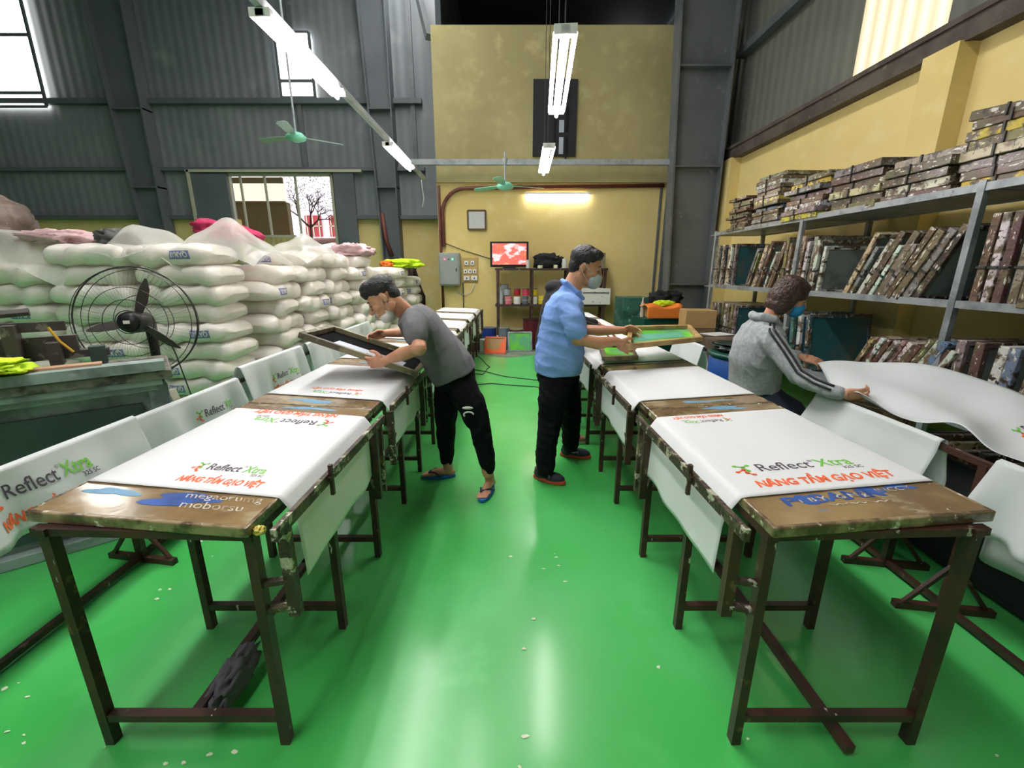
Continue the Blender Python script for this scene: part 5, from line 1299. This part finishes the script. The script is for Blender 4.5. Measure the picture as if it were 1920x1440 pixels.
m = MB(); c0 = rel(-.262, 2.535, .565); m.tube([c0 + Vector((.03 * math.cos(a), -.002, .012 + .018 * math.sin(a))) for a in [x * .35 for x in range(12)]], .0055, 6); m.ell(c0 + Vector((-.005, 0, .055)), (.035, .006, .010)); m.build('printed_emblem', M['mask_white'], tz, smooth=True)
sandal(pg, rel(-.13, 2.70, 0), rel(-.185, 2.475, 0), -1); sandal(pg, rel(-.405, 2.83, 0), rel(-.63, 2.815, 0), 1)

# --- woman in the grey striped hoodie
O = Vector((1.80, 2.95, 0)); pw = empty('person', O, 'woman with brown bobbed hair, blue mask and grey hoodie with black sleeve stripes', 'person')
Rh = basis((.86, -.36, -.42)); hc = rel(1.83, 2.84, 1.285)
B = MB(); Pf = head_geo(B, hc, Rh, 1.0)
B.limb([hc + Rh @ Vector((-.04, 0, -.05)), rel(1.73, 2.88, 1.12)], [.05, .05]); B.limb([rel(1.72, 2.89, 1.06), rel(1.72, 2.92, .85), rel(1.74, 2.95, .68)], [.1, .1, .12])
B.limb([rel(1.68, 2.74, 1.04), rel(1.76, 2.55, .82), rel(1.86, 2.33, .775)], [.042, .036, .025]); B.limb([rel(1.76, 3.04, 1.04), rel(1.90, 3.0, .88), rel(1.94, 2.80, .89)], [.042, .036, .025])
hand(B, rel(1.87, 2.315, .775), (.5, -.35, .1), (.5, .6, .3), -1, (25, 40, 30), 4, .95); hand(B, rel(1.94, 2.79, .89), (.5, -.6, -.1), (.3, .3, -.8), 1, (25, 40, 30), 4, .95)
B.limb([rel(1.74, 2.88, .66), rel(1.92, 2.76, .42), rel(1.79, 2.87, .08)], [.08, .055, .04]); B.limb([rel(1.76, 3.02, .66), rel(1.91, 2.96, .42), rel(1.83, 3.01, .08)], [.08, .055, .04])
finish(B, 'body', M['skin2'], pw, .0045, 5)
face_parts(pw, Pf, Rh, 1.0)
hair_obj(pw, Pf, Rh, 1.0, [(-.022, 0, .048, .105, .094, .086), (-.055, 0, -.02, .075, .094, .09), (-.05, 0, -.075, .07, .088, .055), (-.02, .062, -.05, .06, .038, .085), (-.02, -.062, -.05, .06, .038, .085), (.025, 0, .080, .056, .076, .038), (.012, -.068, .0, .034, .022, .075), (.012, .068, .0, .034, .022, .075), (-.02, 0, .03, .11, .096, .09)], M['hair_brown'], .003)
m = MB(); m.ell(Pf(.070, 0, -.058), (.050, .060, .054), Rh); m.ell(Pf(.098, 0, -.032), (.02, .02, .022), Rh); mk = finish(m, 'face_mask', M['mask_blue'], pw, .005, 5)
T = MB()
sect2(T, [(rel(1.735, 2.94, .63), .15, .19, (-.05, 0, 1)), (rel(1.725, 2.93, .74), .15, .185, (.0, 0, 1)), (rel(1.70, 2.91, .86), .145, .185, (.0, 0, 1)), (rel(1.70, 2.90, .98), .135, .19, (.1, 0, 1)), (rel(1.715, 2.89, 1.06), .115, .18, (.2, 0, 1)), (rel(1.725, 2.885, 1.115), .085, .10, (.3, 0, 1))])
near_arm = [rel(1.675, 2.755, 1.035), rel(1.72, 2.65, .93), rel(1.765, 2.54, .82), rel(1.81, 2.43, .79), rel(1.85, 2.345, .778)]
T.limb(near_arm, [.078, .068, .058, .05, .04]); T.limb([rel(1.75, 3.03, 1.03), rel(1.89, 3.0, .88), rel(1.935, 2.83, .89)], [.075, .058, .044])
hd = finish(T, 'hoodie', M['hoodie'], pw, .008, 5, wrinkle(.006, 25, 25, 5))
m = MB(); m.tube([rel(1.64, 2.90, 1.15), rel(1.66, 2.83, 1.155), rel(1.72, 2.80, 1.14), rel(1.79, 2.83, 1.09)], [.026, .03, .03, .022], 10); m.tube([rel(1.64, 2.90, 1.15), rel(1.67, 2.97, 1.155), rel(1.74, 2.98, 1.13)], [.026, .03, .02], 10); finish(m, 'hood', M['hoodie'], hd, .007, 4)
# sleeve stripes follow the camera-side/upper surface of the near arm
for off in (0.0, .028):
    m = MB(); pts = []
    base = [Vector(p) for p in near_arm]; rad = [.078, .068, .058, .05, .042]; st = []
    st.append(rel(1.70, 2.80, 1.125) + Vector((off * .9, 0, -.004)))
    for i, (p, r) in enumerate(zip(base, rad)):
        d = (base[min(i + 1, 4)] - base[max(i - 1, 0)]).normalized(); tocam = (Vector((0, 0, 1.45)) - (p + O)).normalized(); tocam = (tocam - d * tocam.dot(d)).normalized(); sd = d.cross(tocam)
        a = (off - .014) / r + .45; st.append(p + (tocam * math.cos(a) - sd * math.sin(a)) * (r + .003))
    Q = []
    for i in range(len(st) - 1):
        for k in range(5): Q.append(st[i].lerp(st[i + 1], k / 5))
    m.tube(Q + [st[-1]], .0065, 8); m.build('sleeve_stripe', M['black'], hd, smooth=True)
m = MB(); m.limb([near_arm[-1] + Vector((-.01, .025, 0)), near_arm[-1] + Vector((.012, -.02, 0))], [.043, .040]); finish(m, 'cuff', M['hoodie'], hd, .006, 3)
T = MB(); sect2(T, [(rel(1.74, 2.95, .60), .135, .175, (0, 0, 1)), (rel(1.74, 2.95, .68), .13, .17, (0, 0, 1))])
T.limb([rel(1.75, 2.88, .61), rel(1.90, 2.76, .50), rel(1.93, 2.75, .38), rel(1.80, 2.86, .10)], [.115, .11, .09, .06]); T.limb([rel(1.78, 3.02, .60), rel(1.92, 2.96, .42), rel(1.84, 3.0, .10)], [.11, .09, .06])
finish(T, 'trousers', M['navy'], pw, .01, 4, wrinkle(.005, 17, 28, 6))
shoe(pw, rel(1.75, 2.88, 0), rel(1.95, 2.82, 0), M['dark'], M['black']); shoe(pw, rel(1.78, 3.04, 0), rel(1.98, 2.99, 0), M['dark'], M['black'])

# --- person in black, mostly hidden behind the man in blue
O = Vector((.42, 3.75, 0)); pk = empty('person', O, 'person in black clothes bending over the right table, mostly hidden behind the blue shirt', 'person')
Rh = basis((.85, 0, -.5), (.45, 0, .8)); hc = rel(.60, 3.72, 1.44)
B = MB(); Pf = head_geo(B, hc, Rh, 1.0)
B.limb([hc + Rh @ Vector((-.035, 0, -.05)), rel(.50, 3.72, 1.33), rel(.47, 3.73, 1.28)], [.052, .052, .055]); B.limb([rel(.44, 3.74, 1.24), rel(.38, 3.75, 1.05), rel(.36, 3.75, .85)], [.11, .11, .12])
B.limb([rel(.46, 3.56, 1.26), rel(.55, 3.50, 1.03), rel(.74, 3.55, .98)], [.048, .04, .027]); B.limb([rel(.48, 3.92, 1.26), rel(.58, 3.98, 1.03), rel(.78, 3.93, .98)], [.048, .04, .027])
hand(B, rel(.75, 3.55, .975), (.9, 0, -.3), (0, 0, -1), -1, (12, 18, 12)); hand(B, rel(.79, 3.93, .975), (.9, 0, -.3), (0, 0, -1), 1, (12, 18, 12))
B.limb([rel(.38, 3.66, .80), rel(.45, 3.6, .45), rel(.50, 3.53, .09)], [.07, .05, .04]); B.limb([rel(.36, 3.84, .80), rel(.36, 3.9, .45), rel(.34, 3.95, .09)], [.07, .05, .04])
finish(B, 'body', M['skin2'], pk, .0055, 5)
face_parts(pk, Pf, Rh, 1.0)
hair_obj(pk, Pf, Rh, 1.0, [(-.022, 0, .052, .096, .082, .083), (-.06, 0, .0, .05, .068, .065), (.045, 0, .09, .045, .064, .032)], M['hair'])
T = MB(); sect2(T, [(rel(.36, 3.75, .74), .145, .18, (0, 0, 1)), (rel(.37, 3.75, .90), .145, .18, (.1, 0, 1)), (rel(.385, 3.75, 1.08), .135, .18, (.2, 0, 1)), (rel(.42, 3.74, 1.22), .125, .20, (.35, 0, 1)), (rel(.46, 3.73, 1.30), .085, .15, (.6, 0, 1))])
T.ell(rel(.38, 3.73, 1.31), (.09, .12, .07))
T.limb([rel(.46, 3.58, 1.24), rel(.55, 3.50, 1.03), rel(.73, 3.55, .98)], [.078, .06, .045]); T.limb([rel(.48, 3.90, 1.24), rel(.58, 3.98, 1.03), rel(.77, 3.93, .98)], [.078, .06, .045])
finish(T, 'hooded_jacket', M['blackcloth'], pk, .009, 5, wrinkle(.006, 17, 35, 6))
T = MB(); sect2(T, [(rel(.36, 3.75, .70), .14, .17, (0, 0, 1)), (rel(.36, 3.75, .80), .135, .17, (0, 0, 1))])
T.limb([rel(.38, 3.67, .72), rel(.45, 3.6, .42), rel(.50, 3.53, .12)], [.105, .08, .062]); T.limb([rel(.36, 3.83, .72), rel(.36, 3.9, .42), rel(.34, 3.95, .12)], [.105, .08, .062])
finish(T, 'trousers', M['trouser'], pk, .01, 4, wrinkle(.005, 17, 38, 6))
shoe(pk, rel(.44, 3.50, 0), rel(.66, 3.44, 0), painted('pinkish_brown_shoe', (150, 100, 88)), M['rail_white']); shoe(pk, rel(.28, 3.95, 0), rel(.50, 3.92, 0), painted('pinkish_brown_shoe', (150, 100, 88)), M['rail_white'])

# ------------------------------------------------------------------ the sheet the woman holds and what lies under it
top_pts = [(1.955, 2.66, .875), (2.10, 2.55, .93), (2.30, 2.35, .93), (2.50, 2.10, .88), (2.55, 1.85, .80), (2.50, 1.62, .76), (2.40, 1.40, .70)]
bot_pts = [(1.90, 2.27, .80), (1.94, 2.12, .755), (1.98, 1.98, .735), (2.02, 1.88, .775), (2.03, 1.76, .745), (2.0, 1.60, .73), (1.98, 1.40, .75)]
def crv(P, t):
    d = t * (len(P) - 1); i = min(int(d), len(P) - 2); k = d - i
    p0, p1, p2, p3 = [Vector(P[max(0, min(len(P) - 1, j))]) for j in (i - 1, i, i + 1, i + 2)]
    return .5 * ((2 * p1) + (p2 - p0) * k + (2 * p0 - 5 * p1 + 4 * p2 - p3) * k * k + (3 * p1 - p0 - 3 * p2 + p3) * k ** 3)
def held(u, v):
    a, c = crv(bot_pts, u), crv(top_pts, u); p = a.lerp(c, v)
    p.z += -.05 * math.sin(math.pi * v) * (1 - .5 * u) + .012 * math.sin(v * 9 + u * 12) + .008 * math.sin(u * 23)
    return p
b = MB(); b.grid(held, 50, 30); hs = b.build('held_sheet', M['cloth_shade'], smooth=True, solid=.002); tag(hs, 'large white sheet the woman lifts with both hands', 'cloth')
def held_map(x, y):
    u, v = .80 - y * .42, .50 + x * .48
    e = .004; p = held(u, v); n = (held(u + e, v) - p).cross(held(u, v + e) - p).normalized()
    if n.z < 0: n = -n
    return p + n * .004
print_logo(held_map, hs)
pl = empty('screen_bin', (2.45, 1.75, 0), 'dark open bin of upright screens under the sheet the woman holds', 'bin')
b = MB(); b.box((0, -.05, .05), (.55, 1.2, .06)); b.box((.27, -.05, .3), (.02, 1.2, .5)); b.box((0, .56, .3), (.55, .02, .5)); b.box((-.27, -.05, .3), (.02, 1.2, .5)); b.build('tray', M['dark'], pl)
for i in range(9):
    b = MB(); b.box((2.42, 1.42 + i * .085, .35), (.42, .03, .50 + .02 * (i % 3))); o = b.build('printing_screen', M['screen_frame'], bevel=.005); o.color = (*lin(PAL[['dark', 'dark', 'brown', 'dark', 'olive', 'dark', 'brown', 'cream', 'dark'][i]]), 1)
    tag(o, f'dark upright screen in the bin below the held sheet, {ORD[i]} from the camera', 'screen frame', 'upright screens in the bin')
o = box_obj('carton', (2.20, 2.40, .0), (.30, .24, .68), mat('striped_carton', (166, 146, 104), .7, spots=[((9, 2, 1), (84, 70, 50), .5, .54)]), 'striped brown carton beside the woman\'s hand', 'box', R(30))
